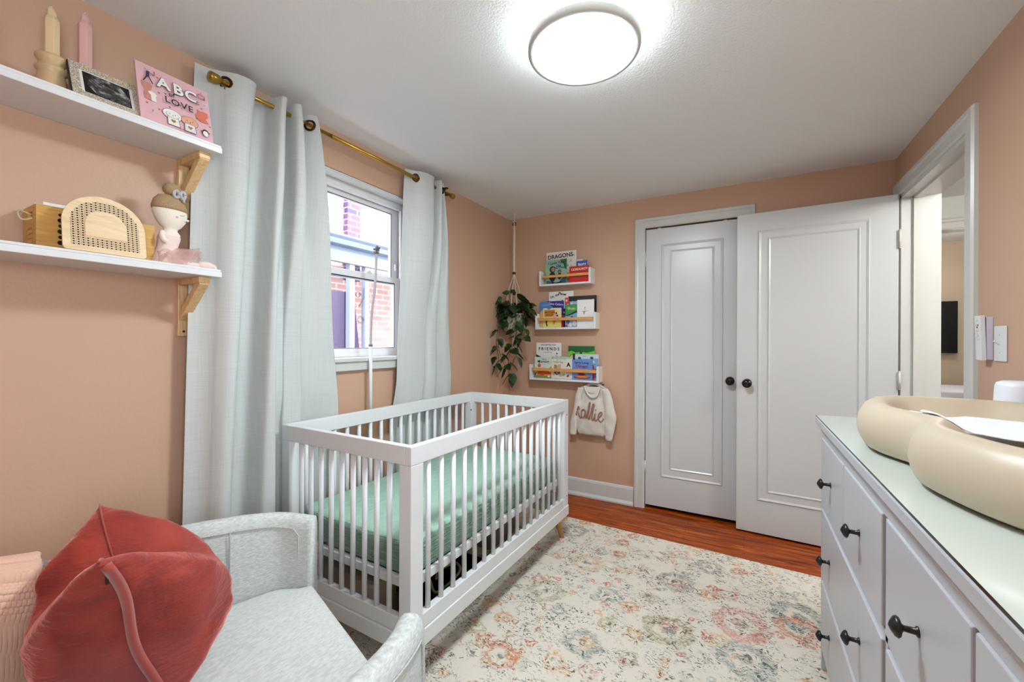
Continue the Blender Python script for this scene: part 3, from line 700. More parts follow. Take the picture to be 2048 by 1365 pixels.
# pierced border: black openings, laid out on a cane grid
inn = .0135; out_ = .044
def inside(u, v, s_):
    w2 = .09-s_; h = .168-s_
    if v < s_ or abs(u) > w2: return False
    return v <= .080 or (u/w2)**2+((v-.080)/(h-.080))**2 <= 1
sx_, sz_ = .0098, .0068
for iv in range(30):
    for iu in range(-12, 13):
        for (du, dv, ru_, rv_) in ((0, 0, .0023, .0020), (sx_/2, 0, .0006, .0012), (sx_/2, sz_/2, .0010, .0008), (.0022, sz_/2, .0007, .0007), (-.0022, sz_/2, .0007, .0007), (.0034, .0008, .0005, .0009), (-.0034, -.0008, .0005, .0009)):
            uu, vv = iu*sx_+du, inn+.004+iv*sz_+dv
            if not inside(uu, vv, inn+.002) or inside(uu, vv, out_-.0005): continue
            c_ = P.p(.5+uu/.18, vv/.168, .0004); n_ = 10 if ru_ > .002 else 5
            b.add([c_+P.U*ru_*math.cos(2*PI*k/n_)+P.V*rv_*math.sin(2*PI*k/n_) for k in range(n_)], [tuple(range(n_))])
for q_ in range(nb_, len(b.f)): b.m[q_] = 1
b.build('arch_board', [M_birch, mat('dark_pierced_holes', (20, 15, 12), .9)], ar)
b = MB(); b.prism([P.p(u, v_, .0022) for u, v_ in arch(out_+.001)], -P.N*.0022); b.build('arch_centre', M_birch, ar, bevel=.0006)

# seated fabric doll
M_doll = fabric('cream_doll_cloth', (228, 216, 200), (238, 228, 214), scale=500, bs=.2)
M_dhair = fabric('tan_knit_hair', (150, 122, 88), (178, 150, 114), (1, 1, 1), 420, bs=.5)
M_dpink = fabric('pale_pink_doll_knit', (226, 200, 192), (236, 214, 206), scale=500, bs=.2)
def tulle_mat():
    n = NT('pink_tulle'); t = n.n('BsdfTranslucent'); t.inputs[0].default_value = C(240, 208, 202); d = n.n('BsdfDiffuse'); d.inputs[0].default_value = C(238, 206, 200)
    tr = n.n('BsdfTransparent'); m1 = n.n('MixShader'); m2 = n.n('MixShader'); m1.inputs[0].default_value = .5; m2.inputs[0].default_value = .45
    n.link(t.outputs[0], m1.inputs[1]); n.link(d.outputs[0], m1.inputs[2]); n.link(tr.outputs[0], m2.inputs[1]); n.link(m1.outputs[0], m2.inputs[2]); n.link(m2.outputs[0], n.out.inputs[0]); return n.m
M_tulle = tulle_mat()
dx = -1.672
dl = thing('ballerina_doll', 'seated ballerina doll with topknot and pink tulle skirt on lower shelf', 'doll', (dx, .66, ZL))
def loft(mb, secs, n=20, mi=0):                                  # (centre, rx, ry) ellipses in the horizontal plane
    mb.rings([[Vector(c)+Vector((rx*math.cos(2*PI*k/n), ry*math.sin(2*PI*k/n), 0)) for k in range(n)] for c, rx, ry in secs], mi, True)
b = MB(); loft(b, [((dx, .640, ZL), .020, .026), ((dx, .640, ZL+.012), .030, .036), ((dx, .642, ZL+.035), .028, .032), ((dx, .646, ZL+.065), .022, .027), ((dx, .650, ZL+.090), .023, .030), ((dx, .652, ZL+.106), .021, .029), ((dx, .654, ZL+.117), .014, .019), ((dx, .655, ZL+.124), .014, .020),
           ((dx, .655, ZL+.133), .021, .030), ((dx, .655, ZL+.150), .026, .041), ((dx, .653, ZL+.172), .029, .048), ((dx, .651, ZL+.192), .029, .048), ((dx, .650, ZL+.212), .025, .041), ((dx, .649, ZL+.228), .014, .026), ((dx, .649, ZL+.234), .003, .006)])
body = b.build('doll_body', M_doll, dl)
b = MB(); loft(b, [((dx, .640, ZL+.004), .0305, .0365), ((dx, .640, ZL+.012), .032, .038), ((dx, .642, ZL+.035), .030, .034), ((dx, .646, ZL+.065), .0235, .0285), ((dx, .650, ZL+.088), .0242, .0312), ((dx, .651, ZL+.098), .0235, .031)]); b.build('bodice', M_dpink, dl)
b = MB(); loft(b, [((dx, .652, ZL+.184), .0302, .0494), ((dx, .651, ZL+.195), .0302, .0494), ((dx, .650, ZL+.214), .0266, .0430), ((dx, .649, ZL+.231), .016, .029), ((dx, .649, ZL+.2375), .004, .008)])
b.sphere((dx+.002, .657, ZL+.255), .021, .026, .022, 20, 12); b.build('doll_hair', M_dhair, dl)
b = MB(); b.tube([(dx+.018, .672+.016*math.cos(t)*(.5+.5*abs(math.cos(t))), ZL+.240+.012*math.sin(2*t)) for t in [i*2*PI/20 for i in range(21)]], .0055, 8)
b.sphere((dx+.021, .672, ZL+.241), .006, .007, .008, 10, 8); b.tube([(dx+.02, .674, ZL+.238), (dx+.022, .682, ZL+.226), (dx+.02, .684, ZL+.216)], .004, 8)
b.build('hair_bow', mat('grey_bow_ribbon', (178, 178, 180), .7), dl)
b = MB(); fx = dx+.0275
b.tube([(fx+.0005-abs(t)*.003, .676+t*.0075, ZL+.172-.003*(1-t*t)) for t in (-1, -.5, 0, .5, 1)], .0007, 6); b.tube([(fx-.001, .684+t*.003, ZL+.152-.0015*(1-t*t)) for t in (-1, 0, 1)], .0006, 6)
b.build('stitched_face', mat('grey_thread', (120, 110, 110), .8), body)
b = MB(); b.sphere((fx-.0005, .662, ZL+.162), .0016, .0045, .004, 12, 6); b.build('cheek', mat('pink_cheek', (232, 176, 176), .8), body)
b = MB(); b.sphere((dx+.012, .698, ZL+.160), .004, .005, .004, 10, 8); b.build('nose', M_doll, body)
b = MB(); b.tube(cr_spline([(dx+.012, .628, ZL+.108), (dx+.022, .623, ZL+.092), (dx+.027, .626, ZL+.080), (dx+.029, .634, ZL+.074)], 5), .0085, 10); b.build('arm', M_doll, dl)
for k, (xo, yend) in enumerate(((.018, .757), (-.006, .778))):
    b = MB(); b.tube(cr_spline([(dx+xo*.6, .65, ZL+.014), (dx+xo, .68, ZL+.012), (dx+xo, .72, ZL+.011), (dx+xo+.004, yend, ZL+.014)], 6), .0115, 12, taper=lambda t: 1-.25*t); lg = b.build('leg', M_dpink, dl)
    b = MB(); b.sphere((dx+xo+.004, yend-.008, ZL+.0145), .013, .026, .0145, 16, 10); b.build('ballet_shoe', M_dpink, lg)
def tut(lay, zt, R, dz, sd):
    def f(i, j):
        a_ = 2*PI*i; r = .02+(R-.02)*j; wv = noise.noise(Vector((math.cos(a_)*3+sd, math.sin(a_)*3, sd)))
        y = .655+math.sin(a_)*r*1.05+.01*j; x = dx+.004+math.cos(a_)*r*.62
        z = zt-dz*j*(1+.5*wv)+.014*math.sin(7*a_+sd)*j*j
        if math.sin(a_) > .2: z += .030*j*math.sin(a_)
        return (max(x, LX+.006), max(y, .614), max(z, ZL+.004))
    b = MB(); b.grid(f, 64, 7, cu=True); return b
b = MB()
for lay, (zt, R, dz) in enumerate(((.062, .068, .028), (.058, .074, .040), (.052, .070, .046))):
    t_ = tut(lay, ZL+zt, R, dz, lay*3.3); b.add(t_.v, t_.f, 0, True)
b.build('tulle_skirt', M_tulle, dl)

# ------------------------------------------------------------------ curtain rod and curtains
RX_, RZ_ = -1.712, 2.197
rod = thing('curtain_rod', 'brass curtain rod with cap ends above the window', 'curtain rod', (RX_, 1.5, RZ_))
b = MB(); b.cyl((RX_, .825, RZ_), (RX_, 1.30, RZ_), .0085, n=20); b.cyl((RX_, 1.30, RZ_), (RX_, 2.232, RZ_), .0098, n=20); b.build('rod_tube', M_brass, rod)
for y0, y1 in ((.785, .825), (2.215, 2.248)):
    b = MB(); sgn = 1 if y0 > 1 else -1; yi, yo = (y0, y1) if sgn > 0 else (y1, y0)
    b.lathe([(.0100, 0), (.013, .002), (.013, .007), (.0165, .011), (.0175, abs(yo-yi)-.003), (.0155, abs(yo-yi))], (RX_, yi, RZ_), (0, sgn, 0), 24); b.build('finial', M_brass, rod)
for y in (.935, 2.168):
    b = MB(); b.box(LX, LX+.004, y-.014, y+.014, RZ_-.03, RZ_+.052); b.box(LX+.004, RX_+.012, y-.009, y+.009, RZ_+.028, RZ_+.034)
    b.box(RX_-.016, RX_-.0125, y-.009, y+.009, RZ_-.004, RZ_+.03); b.box(RX_-.016, RX_+.012, y-.009, y+.009, RZ_-.0165, RZ_-.0125); b.build('wall_bracket', M_bronze, rod)
def curtain(label, top, bot, yc_ext, amp, grom_i, ztop, zbot, seed):
    """top/bot: lists of (y, x-offset) along the pleats, splined; z from ztop to zbot"""
    t = thing('curtain', label, 'curtain', (RX_, sum(p[0] for p in top)/len(top), .02), group='linen curtains')
    T = cr_spline([(y, x, 0) for y, x in top], 14); B = cr_spline([(y, x, 0) for y, x in bot], 14)
    nu = len(T); nv = 84
    def f(i, j):
        k = min(int(i*(nu-1)+.5), nu-1); a_, c_ = T[k], B[min(int(k*(len(B)-1)/(nu-1)+.5), len(B)-1)]
        s_ = j**2.2; e = s_**.8
        y = a_.x*(1-e)+c_.x*e; x = a_.y*(1-e)+c_.y*e
        x += .006*noise.noise(Vector((i*7+seed, j*3, 1)))*min(1, j*8); y += .007*noise.noise(Vector((i*6, j*2.3+seed, 5)))*min(1, j*6)
        j = j**2.2; z = ztop+(zbot-ztop)*j
        if x > 0: x *= 1.3
        if y > 1.0:                                              # pressed flat where it hangs between crib and wall
            q = min(1, max(0, (1.95-z)/.80))*min(1, (y-1.0)/.05); q = q*q*(3-2*q); lo = min(1, max(0, (.98-z)/.12))
            x = x*(1-q)+q*((-.036-.014*lo)+max(-.06, min(.06, x))*(.12+.2*lo))
        return (max(RX_+x, LX+.008), y, z)
    b = MB(); b.grid(f, nu, nv)
    holes = []
    # hem tape at top and grommets where the cloth crosses the rod
    for (gi) in grom_i:
        k = int(gi*(nu-1)); k = max(1, min(nu-2, k)); p = Vector(f(k/(nu-1), ((ztop-RZ_)/(ztop-zbot))**(1/2.2))); q0 = Vector(f((k-1)/(nu-1), .01)); q1 = Vector(f((k+1)/(nu-1), .01))
        tg = (q1-q0); tg.z = 0; tg.normalize(); nn = Vector((tg.y, -tg.x, 0)); p.x = RX_+ (0 if True else 0); p.z = RZ_
        holes.append(p.copy()); g = MB(); ring = []
        for ii in range(32):
            a_ = 2*PI*ii/32; ring.append([p+(tg*math.cos(a_)+Vector((0, 0, 1))*math.sin(a_))*(.0215+.0055*math.cos(w_))+nn*.0035*math.sin(w_) for w_ in [2*PI*q/8 for q in range(8)]])
        g.rings(ring+[ring[0]], caps=False); g.build('grommet', M_bronze, t)
    keep = [q for q in range(len(b.f)) if not any((sum((b.v[v_] for v_ in b.f[q]), Vector())/4-h_).length < .0205 for h_ in holes)]
    b.f = [b.f[q] for q in keep]; b.m = [b.m[q] for q in keep]; b.sm = [b.sm[q] for q in keep]
    b.build('curtain_panel', M_curtain, t, solid=.0022)
    return t
curtain('pale linen curtain left of the window, hanging beside the wall shelves',
        [(.756, -.038), (.795, -.030), (.825, -.012), (.855, .012), (.89, .026), (.93, .024), (.952, .0), (.958, -.045), (1.0, -.055), (1.022, -.045), (1.030, .0), (1.042, .030), (1.062, .026), (1.070, -.02), (1.078, -.045), (1.092, -.03), (1.100, .028), (1.125, .03), (1.135, -.02), (1.155, -.040), (1.178, .0), (1.205, .020)],
        [(.712, -.030), (.735, -.022), (.755, -.008), (.775, .014), (.797, .030), (.822, .030), (.842, .004), (.850, -.045), (.885, -.060), (.915, -.048), (.925, .0), (.945, .042), (1.01, .040), (1.035, -.02), (1.055, -.050), (1.085, -.034), (1.100, .034), (1.19, .042), (1.215, -.02), (1.27, -.042), (1.36, .0), (1.455, .028)],
        0, 0, (.125, .95), 2.240, .03, 1.0)
curtain('pale linen curtain right of the window, between window and plant corner',
        [(1.822, -.032), (1.85, -.022), (1.885, .0), (1.92, .020), (1.97, .028), (2.02, .02), (2.035, -.03), (2.05, -.04), (2.062, .02), (2.075, .024), (2.085, -.03), (2.10, -.02), (2.115, .015), (2.13, .0)],
        [(1.735, -.025), (1.765, -.016), (1.80, .004), (1.86, .030), (1.92, .034), (1.975, .02), (1.99, -.03), (2.02, -.045), (2.045, .03), (2.12, .034), (2.15, -.03), (2.22, -.02), (2.29, .02), (2.355, .0)],
        0, 0, (.154, .9), 2.240, .03, 4.0)

# flexible camera pole behind the crib
fp = thing('camera_pole', 'white floor pole with bent gooseneck and empty clamp before the window', 'stand', (-1.755, 1.58, 0))
px_, py_ = -1.752, 1.578
b = MB(); b.cyl((px_, py_, .014), (px_, py_, .75), .0115, n=16); b.cyl((px_, py_, .75), (px_, py_, 1.205), .0095, n=16); b.build('pole', M_white, fp)
b = MB(); b.lathe([(.09, .013), (.092, .018), (.088, .026), (.02, .034), (.016, .06)], (px_+.055, py_, 0), n=40); b.build('base', M_white, fp)
b = MB(); b.tube(cr_spline([(px_, py_, 1.200), (px_, py_+.002, 1.28), (px_+.002, py_+.006, 1.38), (px_+.006, py_+.020, 1.50), (px_+.004, py_+.030, 1.60), (px_+.004, py_+.034, 1.70)], 8), .0065, 12); b.build('gooseneck', mat('light_grey_gooseneck', (168, 166, 168), .5), fp)
b = MB(); b.cyl((px_, py_, 1.198), (px_, py_, 1.208), .0112, n=16); b.build('collar', mat('grey_collar', (110, 108, 108), .5), fp)
b = MB(); cx_, cy_ = px_+.004, py_+.035; b.box(cx_-.008, cx_+.008, cy_-.013, cy_+.010, 1.70, 1.712); b.cyl((cx_, cy_-.018, 1.722), (cx_, cy_+.016, 1.722), .006, n=12); b.box(cx_-.006, cx_+.006, cy_-.004, cy_+.02, 1.728, 1.738); b.cyl((cx_, cy_, 1.71), (cx_, cy_+.004, 1.745), .004, n=10)
b.build('clamp', mat('dark_grey_clamp', (96, 92, 92), .45), fp)

# ------------------------------------------------------------------ crib
CR = .021; cN = Vector((-.984, 1.062, 0))
crib = thing('crib', 'white slatted crib with tapered wooden legs beside the window wall', 'crib', cN, -CR)
# local axes: +y along the length (1.366), -x across the width (.751)
L_, W_ = 1.366, .751
def cb(mb, x0, x1, y0, y1, z0, z1): return mb.box(-x0, -x1, y0, y1, z0, z1)     # x measured from the room side
def part(name, mb, m=M_white, bevel=.003, parent=None): return mb.build(name, m, parent or crib, world=False, bevel=bevel)
for nm, (xa, xb, ya, yb) in (('top_rail', (0, .028, 0, L_)), ('top_rail', (W_-.028, W_, 0, L_)), ('top_rail', (.028, W_-.028, 0, .028)), ('top_rail', (.028, W_-.028, L_-.028, L_))):
    part(nm, cb(MB(), xa, xb, ya, yb, .802, .868))
for ya in (0, L_-.062):
    for xa in (0, W_-.055): part('corner_post', cb(MB(), xa, xa+.055, ya, ya+.062, .165, .802))
for (xa, xb, ya, yb) in ((.002, .030, .062, L_-.062), (W_-.030, W_-.002, .062, L_-.062), (.055, W_-.055, .004, .030), (.055, W_-.055, L_-.030, L_-.004)):
    part('lower_rail', cb(MB(), xa, xb, ya, yb, .215, .268))
for (xa, xb, ya, yb) in ((-.004, .034, -.003, L_+.003), (W_-.034, W_+.004, -.003, L_+.003), (.034, W_-.034, -.003, .032), (.034, W_-.034, L_-.032, L_+.003)):
    part('base_rail', cb(MB(), xa, xb, ya, yb, .155, .2145))
def slat(x, y):
    mb = MB(); r = .0098
    mb.rings([[(-x+r*k_*math.cos(2*PI*k/12), y+r*k_*math.sin(2*PI*k/12), z) for k in range(12)] for z, k_ in ((.266, 1), (.804, 1))], smooth=True)
    return part('slat', mb, bevel=0)
for i in range(17):
    for x in (.015, W_-.015): slat(x, .103+.0722*i)
for i in range(9):
    for y in (.016, L_-.016): slat(.118+.0645*i, y)
for (x, y, sx_, sy_) in ((.055, .07, -1, -1), (W_-.065, .07, 1, -1), (.055, L_-.07, -1, 1), (W_-.065, L_-.07, 1, 1)):
    mb = MB(); mb.cyl((-x, y, .158), (-(x+sx_*.028), y+sy_*.045, .0125), .021, .013, 20); part('leg', mb, M_leg, 0)
for (x, y, z) in ((-.0005, L_-.022, .775), (-.0005, L_-.022, .43), (-.0005, L_-.022, .275), (W_-.022-.03, L_-.0615, .75)):
    mb = MB(); mb.cyl((x+.0006, y, z), (x-.001, y, z), .0055, n=12) if z != .75 else mb.cyl((-x, y, z), (-x, y-.0015, z), .0055, n=12); part('bolt', mb, M_chrome, 0)
# mattress support frame
for (xa, xb, ya, yb) in ((.032, .052, .064, L_-.064), (W_-.052, W_-.032, .064, L_-.064), (.056, W_-.056, .034, .056), (.056, W_-.056, L_-.056, L_-.034)):
    part('mattress_support', cb(MB(), xa, xb, ya, yb, .352, .384), bevel=.002)
for i in range(5): part('support_bar', cb(MB(), .052, W_-.052, .20+i*.235, .235+i*.235, .366, .380), bevel=.001)
mb = MB(); mb.box(-.075, -.052, .034, .040, .325, .40); part('support_bracket', mb, M_white, .001)
# mattress
mt = thing('crib_mattress', 'sage green muslin sheeted mattress inside the crib', 'mattress', cN+Vector((0, 0, .385)), -CR)
mm = MB()
def rrect(x0, x1, y0, y1, r, n=6):
    pts = []
    for (cx, cy, a0) in ((x1-r, y0+r, -PI/2), (x1-r, y1-r, 0), (x0+r, y1-r, PI/2), (x0+r, y0+r, PI)):
        for i in range(n+1): a_ = a0+PI/2*i/n; pts.append((cx+r*math.cos(a_), cy+r*math.sin(a_)))
    return pts
R = []
for ins, z in ((.012, .386), (.002, .392), (0, .405), (0, .485), (.004, .498), (.013, .507), (.03, .511)):
    base = rrect(-W_+.044+ins, -.044-ins, .050+ins, L_-.050-ins, .055-ins*.5, 8); dense = []
    for i in range(len(base)):
        a_, c_ = Vector(base[i]+(0,)), Vector(base[(i+1) % len(base)]+(0,)); k = (1 if (i % 9) != 8 else (56 if abs(c_.y-a_.y) > .5 else 28))
        for q in range(k):
            dense.append(a_.lerp(c_, q/k))
    R.append([(p.x, p.y, z-.385+.003*noise.noise(Vector((p.x*14, p.y*14, z*8)))) for p in dense])
mm.rings(R, smooth=True); mo = mm.build('mattress_body', M_matt, mt, world=False)

# storage under the crib
bn = thing('storage_bin', 'translucent grey storage bin under the crib near the wall', 'storage bin', (-1.5, 1.40, .012))
M_bin = mat('smoky_plastic', (168, 152, 138), .3)
b = MB(); x0, x1, y0, y1 = -1.70, -1.33, 1.22, 1.46
b.rings([[(px, py, z) for px, py in rrect(x0-d, x1+d, y0-d, y1+d, .03, 5)] for d, z in ((-.03, .0125), (.0, .20), (.008, .205), (.008, .215), (-.002, .215), (-.032, .018))], smooth=False)
b.build('bin_body', M_bin, bn)
b = MB(); b.rings([[(px, py, z) for px, py in rrect(x0-d, x1+d, y0-d, y1+d, .03, 5)] for d, z in ((.012, .2155), (.012, .226), (0, .232))], smooth=False); b.build('bin_lid', M_bin, bn)
bk = thing('toy_basket', 'black wire basket of cables under the crib', 'basket', (-1.17, 1.50, .012))
b = MB(); x0, x1, y0, y1 = -1.295, -1.09, 1.30, 1.70
b.rings([[(px, py, z) for px, py in rrect(x0-d, x1+d, y0-d, y1+d, .03, 5)] for d, z in ((-.02, .0125), (0, .17), (.004, .17), (-.015, .02))], smooth=False)
b.build('basket_body', mat('black_plastic', (18, 18, 20), .4), bk)
b = MB(); b.tube(cr_spline([(-1.27, 1.34, .10), (-1.22, 1.42, .18), (-1.15, 1.40, .15), (-1.12, 1.52, .185), (-1.2, 1.60, .17), (-1.26, 1.55, .14), (-1.2, 1.46, .165)], 8), .006, 8)
tag(b.build('coiled_cable', mat('pale_cable', (170, 160, 130), .5)), 'pale cable coiled in the black basket under the crib', 'cable')
bx = thing('storage_bin', 'clear plastic drawer box under the far end of crib', 'storage bin', (-1.46, 2.2, .012))
b = MB(); b.rings([[(px, py, z) for px, py in rrect(-1.66, -1.28, 2.05, 2.36, .02, 4)] for z in (.0125, .30)], smooth=False); b.build('bin_body', mat('clear_grey_plastic', (120, 118, 116), .25), bx)
b = MB(); b.rings([[(px, py, z) for px, py in rrect(-1.666, -1.274, 2.044, 2.366, .02, 4)] for z in (.3005, .318)], smooth=False); b.build('bin_lid', M_white, bx, bevel=.002)

# ------------------------------------------------------------------ armchair (tub-shaped glider)
chair = thing('armchair', 'light grey upholstered armchair in the near left corner, facing the crib', 'armchair', (-.98, .42, 0))
SP = [(-1.245, .885, .645), (-1.325, .825, .662), (-1.362, .74, .678), (-1.378, .67, .688), (-1.388, .60, .698), (-1.392, .53, .704), (-1.388, .38, .712), (-1.372, .22, .75), (-1.31, .06, .84), (-1.16, -.06, .92), (-.94, -.09, .93), (-.72, -.03, .86),
      (-.60, .12, .76), (-.562, .26, .705), (-.556, .38, .680), (-.566, .50, .664), (-.588, .60, .655), (-.622, .672, .648)]
SPL = cr_spline(SP, 7)
def shell_sec(i, th=.030, z0=.13, extra=0.0):
    p = SPL[i]; a_ = SPL[max(0, i-1)]; c_ = SPL[min(len(SPL)-1, i+1)]; t = (c_-a_); t.z = 0; t.normalize(); n_ = Vector((-t.y, t.x, 0))   # n_ inward: path runs front-left -> back -> front-right (counter clockwise)
    zt = p.z; P2 = Vector((p.x, p.y, 0)); e = th+extra
    prof = [(e, z0), (e+.004, .30), (e+.006, .42), (e+.003, zt-.09), (e, zt-.035), (e*.80, zt-.012), (e*.45, zt-.002), (0, zt), (-e*.45, zt-.002), (-e*.80, zt-.012), (-e, zt-.035), (-e-.002, zt-.12), (-e, .40), (-e+.004, z0)]
    return [P2+n_*a_ + Vector((0, 0, z)) for a_, z in prof], n_
b = MB(); b.rings([shell_sec(i)[0] for i in range(len(SPL))], smooth=True, closed=True)
sh = b.build('arm_and_back_shell', M_chair, chair)
def seam(ofs, dz, i0=0, i1=None):
    out = []
    for i in range(i0, i1 or len(SPL)):
        _, n_ = shell_sec(i); p = SPL[i]; out.append(Vector((p.x, p.y, 0))+n_*ofs+Vector((0, 0, p.z-dz)))
    return out
for ofs, nm in ((.0325, 'piping'), (-.0325, 'piping')):
    pts = seam(ofs, .034, 3, len(SPL)-3)
    a0 = pts[0]; a1 = pts[-1]
    full = [Vector((a0.x, a0.y, .30)), Vector((a0.x, a0.y, .45)), Vector((a0.x, a0.y, a0.z-.02))]+pts[1:-1]+[Vector((a1.x, a1.y, a1.z-.02)), Vector((a1.x, a1.y, .45)), Vector((a1.x, a1.y, .20))]
    b = MB(); b.tube(full, .0022, 6); b.build(nm, M_pipe, sh)
for i in (20, len(SPL)-24):
    n_ = shell_sec(i)[1]; p = SPL[i]; b = MB()
    b.tube([Vector((p.x, p.y, 0))+n_*(.0385)+Vector((0, 0, z)) for z in [p.z-.034-(p.z-.40)*k/14 for k in range(15)]], .0024, 6); b.build('piping', M_pipe, sh)
# seat cushion fills the tub, straight front edge
inner = []
for i in range(0, len(SPL), 2):
    p, n_ = SPL[i], shell_sec(i)[1]; inner.append(Vector((p.x, p.y, 0))+n_*.040)
inner[0] = Vector((-1.222, .868, 0)); inner[-1] = Vector((-.640, .676, 0))
fr = [inner[-1].lerp(inner[0], t) for t in [k/14 for k in range(1, 14)]]
outl = inner+fr
cen = sum(outl, Vector())/len(outl)
b = MB(); rr = []
def infront(p, d):                                                # bulging front
    return p
for k_, z in ((.965, .29), (.995, .30), (1, .33), (1, .41), (.992, .428), (.965, .441), (.90, .449), (.7, .455), (.4, .459), (.1, .460)):
    rr.append([Vector((cen.x+(p.x-cen.x)*k_, cen.y+(p.y-cen.y)*k_, z+.0025*noise.noise(Vector((p.x*9*k_, p.y*9*k_, 0))))) for p in outl])
b.rings(rr, smooth=True); b.build('seat_cushion', M_seat, chair)
b = MB(); b.rings([[Vector((cen.x+(p.x-cen.x)*k_, cen.y+(p.y-cen.y)*k_, z)) for p in outl] for k_, z in ((.90, .135), (.93, .14), (.95, .285))], smooth=True); b.build('seat_base', M_chair, chair)
b = MB(); b.lathe([(.27, .0125), (.275, .03), (.05, .045), (.045, .14)], (-.98, .40, 0), n=40); b.build('swivel_base', M_black, chair)

# velvet cushion ----------------------------------------------------
cu = thing('cushion', 'terracotta velvet zip cushion standing on the armchair seat', 'cushion', (-1.14, .50, .47))
NTc, FTc, NBc, FBc = Vector((-.915, .262, .868)), Vector((-1.335, .385, .838)), Vector((-1.005, .385, .462)), Vector((-1.33, .50, .472))
nrm = ((FTc-NTc).cross(NBc-NTc)).normalized()
if nrm.y < 0: nrm = -nrm
def cush(sgn):
    def f(i, j):
        u, v = 2*i-1, 2*j-1                                       # u: near -> far, v: bottom -> top
        A = NBc.lerp(FBc, i); B = NTc.lerp(FTc, i); p = A.lerp(B, j)
        # edges pulled in between the corners
        pin = .055; c = (NTc+FTc+NBc+FBc)/4
        eu = (1-v*v); ev = (1-u*u)
        p = p-(FTc-NTc).normalized()*u*abs(u)*pin*eu*.7 + (NBc-NTc).normalized()*v*abs(v)*pin*ev*.4
        chop = math.exp(-((u+.05)/.42)**2)*max(0, (v+.25)/1.25)**2.2
        p = p+(NBc-NTc).normalized()*chop*.105
        th = .155*max(0, 1-abs(u)**2.6)**.62*max(0, 1-abs(v)**2.4)**.60
        th *= (1-.45*chop)*(1+.16*max(0, -v+.3)*(1 if sgn > 0 else .4))
        w_ = noise.noise(Vector((u*2.2+sgn, v*2.2, sgn*3)))*.011+noise.noise(Vector((u*5+v*2, v*4+sgn*7, 2)))*.005
        w_ += .0025*math.sin(22*v+3*noise.noise(Vector((u*3, v*3, 4))))*math.exp(-((abs(u)-.80)/.16)**2)
        crease = .010*math.sin(9*u+5*v)*math.exp(-((v-.75)/.25)**2)*(1-u*u)
        p = p+nrm*sgn*(th+(w_+crease)*min(1, th*18))
        p.z = max(p.z, .455+.012*(1-abs(u)))
        return p
    return f
b = MB(); b.grid(cush(1), 60, 60); b.grid(cush(-1), 60, 60)
co = b.build('cushion_cover', M_velvet, cu)
me = co.data; bm = bmesh.new(); bm.from_mesh(me); bmesh.ops.remove_doubles(bm, verts=bm.verts, dist=.0008); bmesh.ops.recalc_face_normals(bm, faces=bm.faces); bm.to_mesh(me); bm.free()
M_vseam = mat('velvet_zip_flap', (158, 62, 50), .8, Sheen_Weight=.3)
f1, f2 = cush(1), cush(-1)
b = MB()
# zip flap: a narrow folded strip along the near edge, seam along the top edge
rows = []
for k in range(26):
    j = .97-.93*k/25; e = f1(0, j)+nrm*.006*math.sin(k*.35); q = f1(.045+.006*math.sin(k*.8), j); o_ = (q-e).normalized()
    dirv = (NTc-FTc).normalized(); wdt = .016*min(1, k/3+.3)
    base = e+nrm*.003
    rows.append([base-dirv*0+nrm*.010-dirv*.012, base+dirv*.004+nrm*.012, base+dirv*.010+nrm*.006+nrm*wdt*0, base+dirv*.006-nrm*.004])
b.rings(rows, smooth=True, closed=True); b.build('zip_flap', M_vseam, cu)
b = MB(); b.tube([f1(i/40, 1.0)+Vector((0, 0, .0012)) for i in range(41)], .0018, 6); b.build('seam', M_vseam, cu)
b = MB(); e = f1(0, .9)-(FTc-NTc).normalized()*.006; b.obox(e+nrm*.001, (1, 0, 0), (0, 1, 0), (0, 0, 1), .0012, .0018, .007); b.build('zip_pull', mat('dark_zip', (60, 40, 44), .4, .6), cu)

# knitted throw over the chair back ---------------------------------
b = MB()
I0, I1 = 45.5, 66
def throw(i, j):
    # i along the shell, j over the back: outside -> top -> inside
    i0 = I0+1.5*max(0, j-.52)/.48-1.0*max(0, .4-j); k = i0+(I1-i0)*i; k0 = int(k); fr_ = k-k0; k1 = min(k0+1, len(SPL)-1)
    sa, na = shell_sec(k0, .030, .13, .016); sb, nb_ = shell_sec(k1, .030, .13, .016)
    prof_i = [13, 12, 11, 10, 9, 8, 7, 6, 5, 4, 3, 2]
    t = j*(len(prof_i)-1); a0 = int(min(t, len(prof_i)-2)); tt = t-a0
    p = sa[prof_i[a0]].lerp(sa[prof_i[a0+1]], tt).lerp(sb[prof_i[a0]].lerp(sb[prof_i[a0+1]], tt), fr_)
    n_ = na.lerp(nb_, fr_); sd = -1 if j < .5 else 1
    if .40 < j < .60: n2 = Vector((0, 0, 1))
    else: n2 = n_*sd
    kn = .0032*abs(math.sin(j*PI*46))*(.6+.4*abs(math.sin(i*PI*52+(int(j*46) % 2)*PI/2)))
    q = p+n2*(.004+kn)+Vector((0, 0, .012 if .2 < j < .75 else 0))
    if j > .6: q += n_*(.05*(j-.6))
    return q
b.grid(throw, 300, 300)
tag(b.build('knitted_throw', M_knit, None, solid=.010), 'peach chunky knit throw hanging over the armchair back', 'blanket')

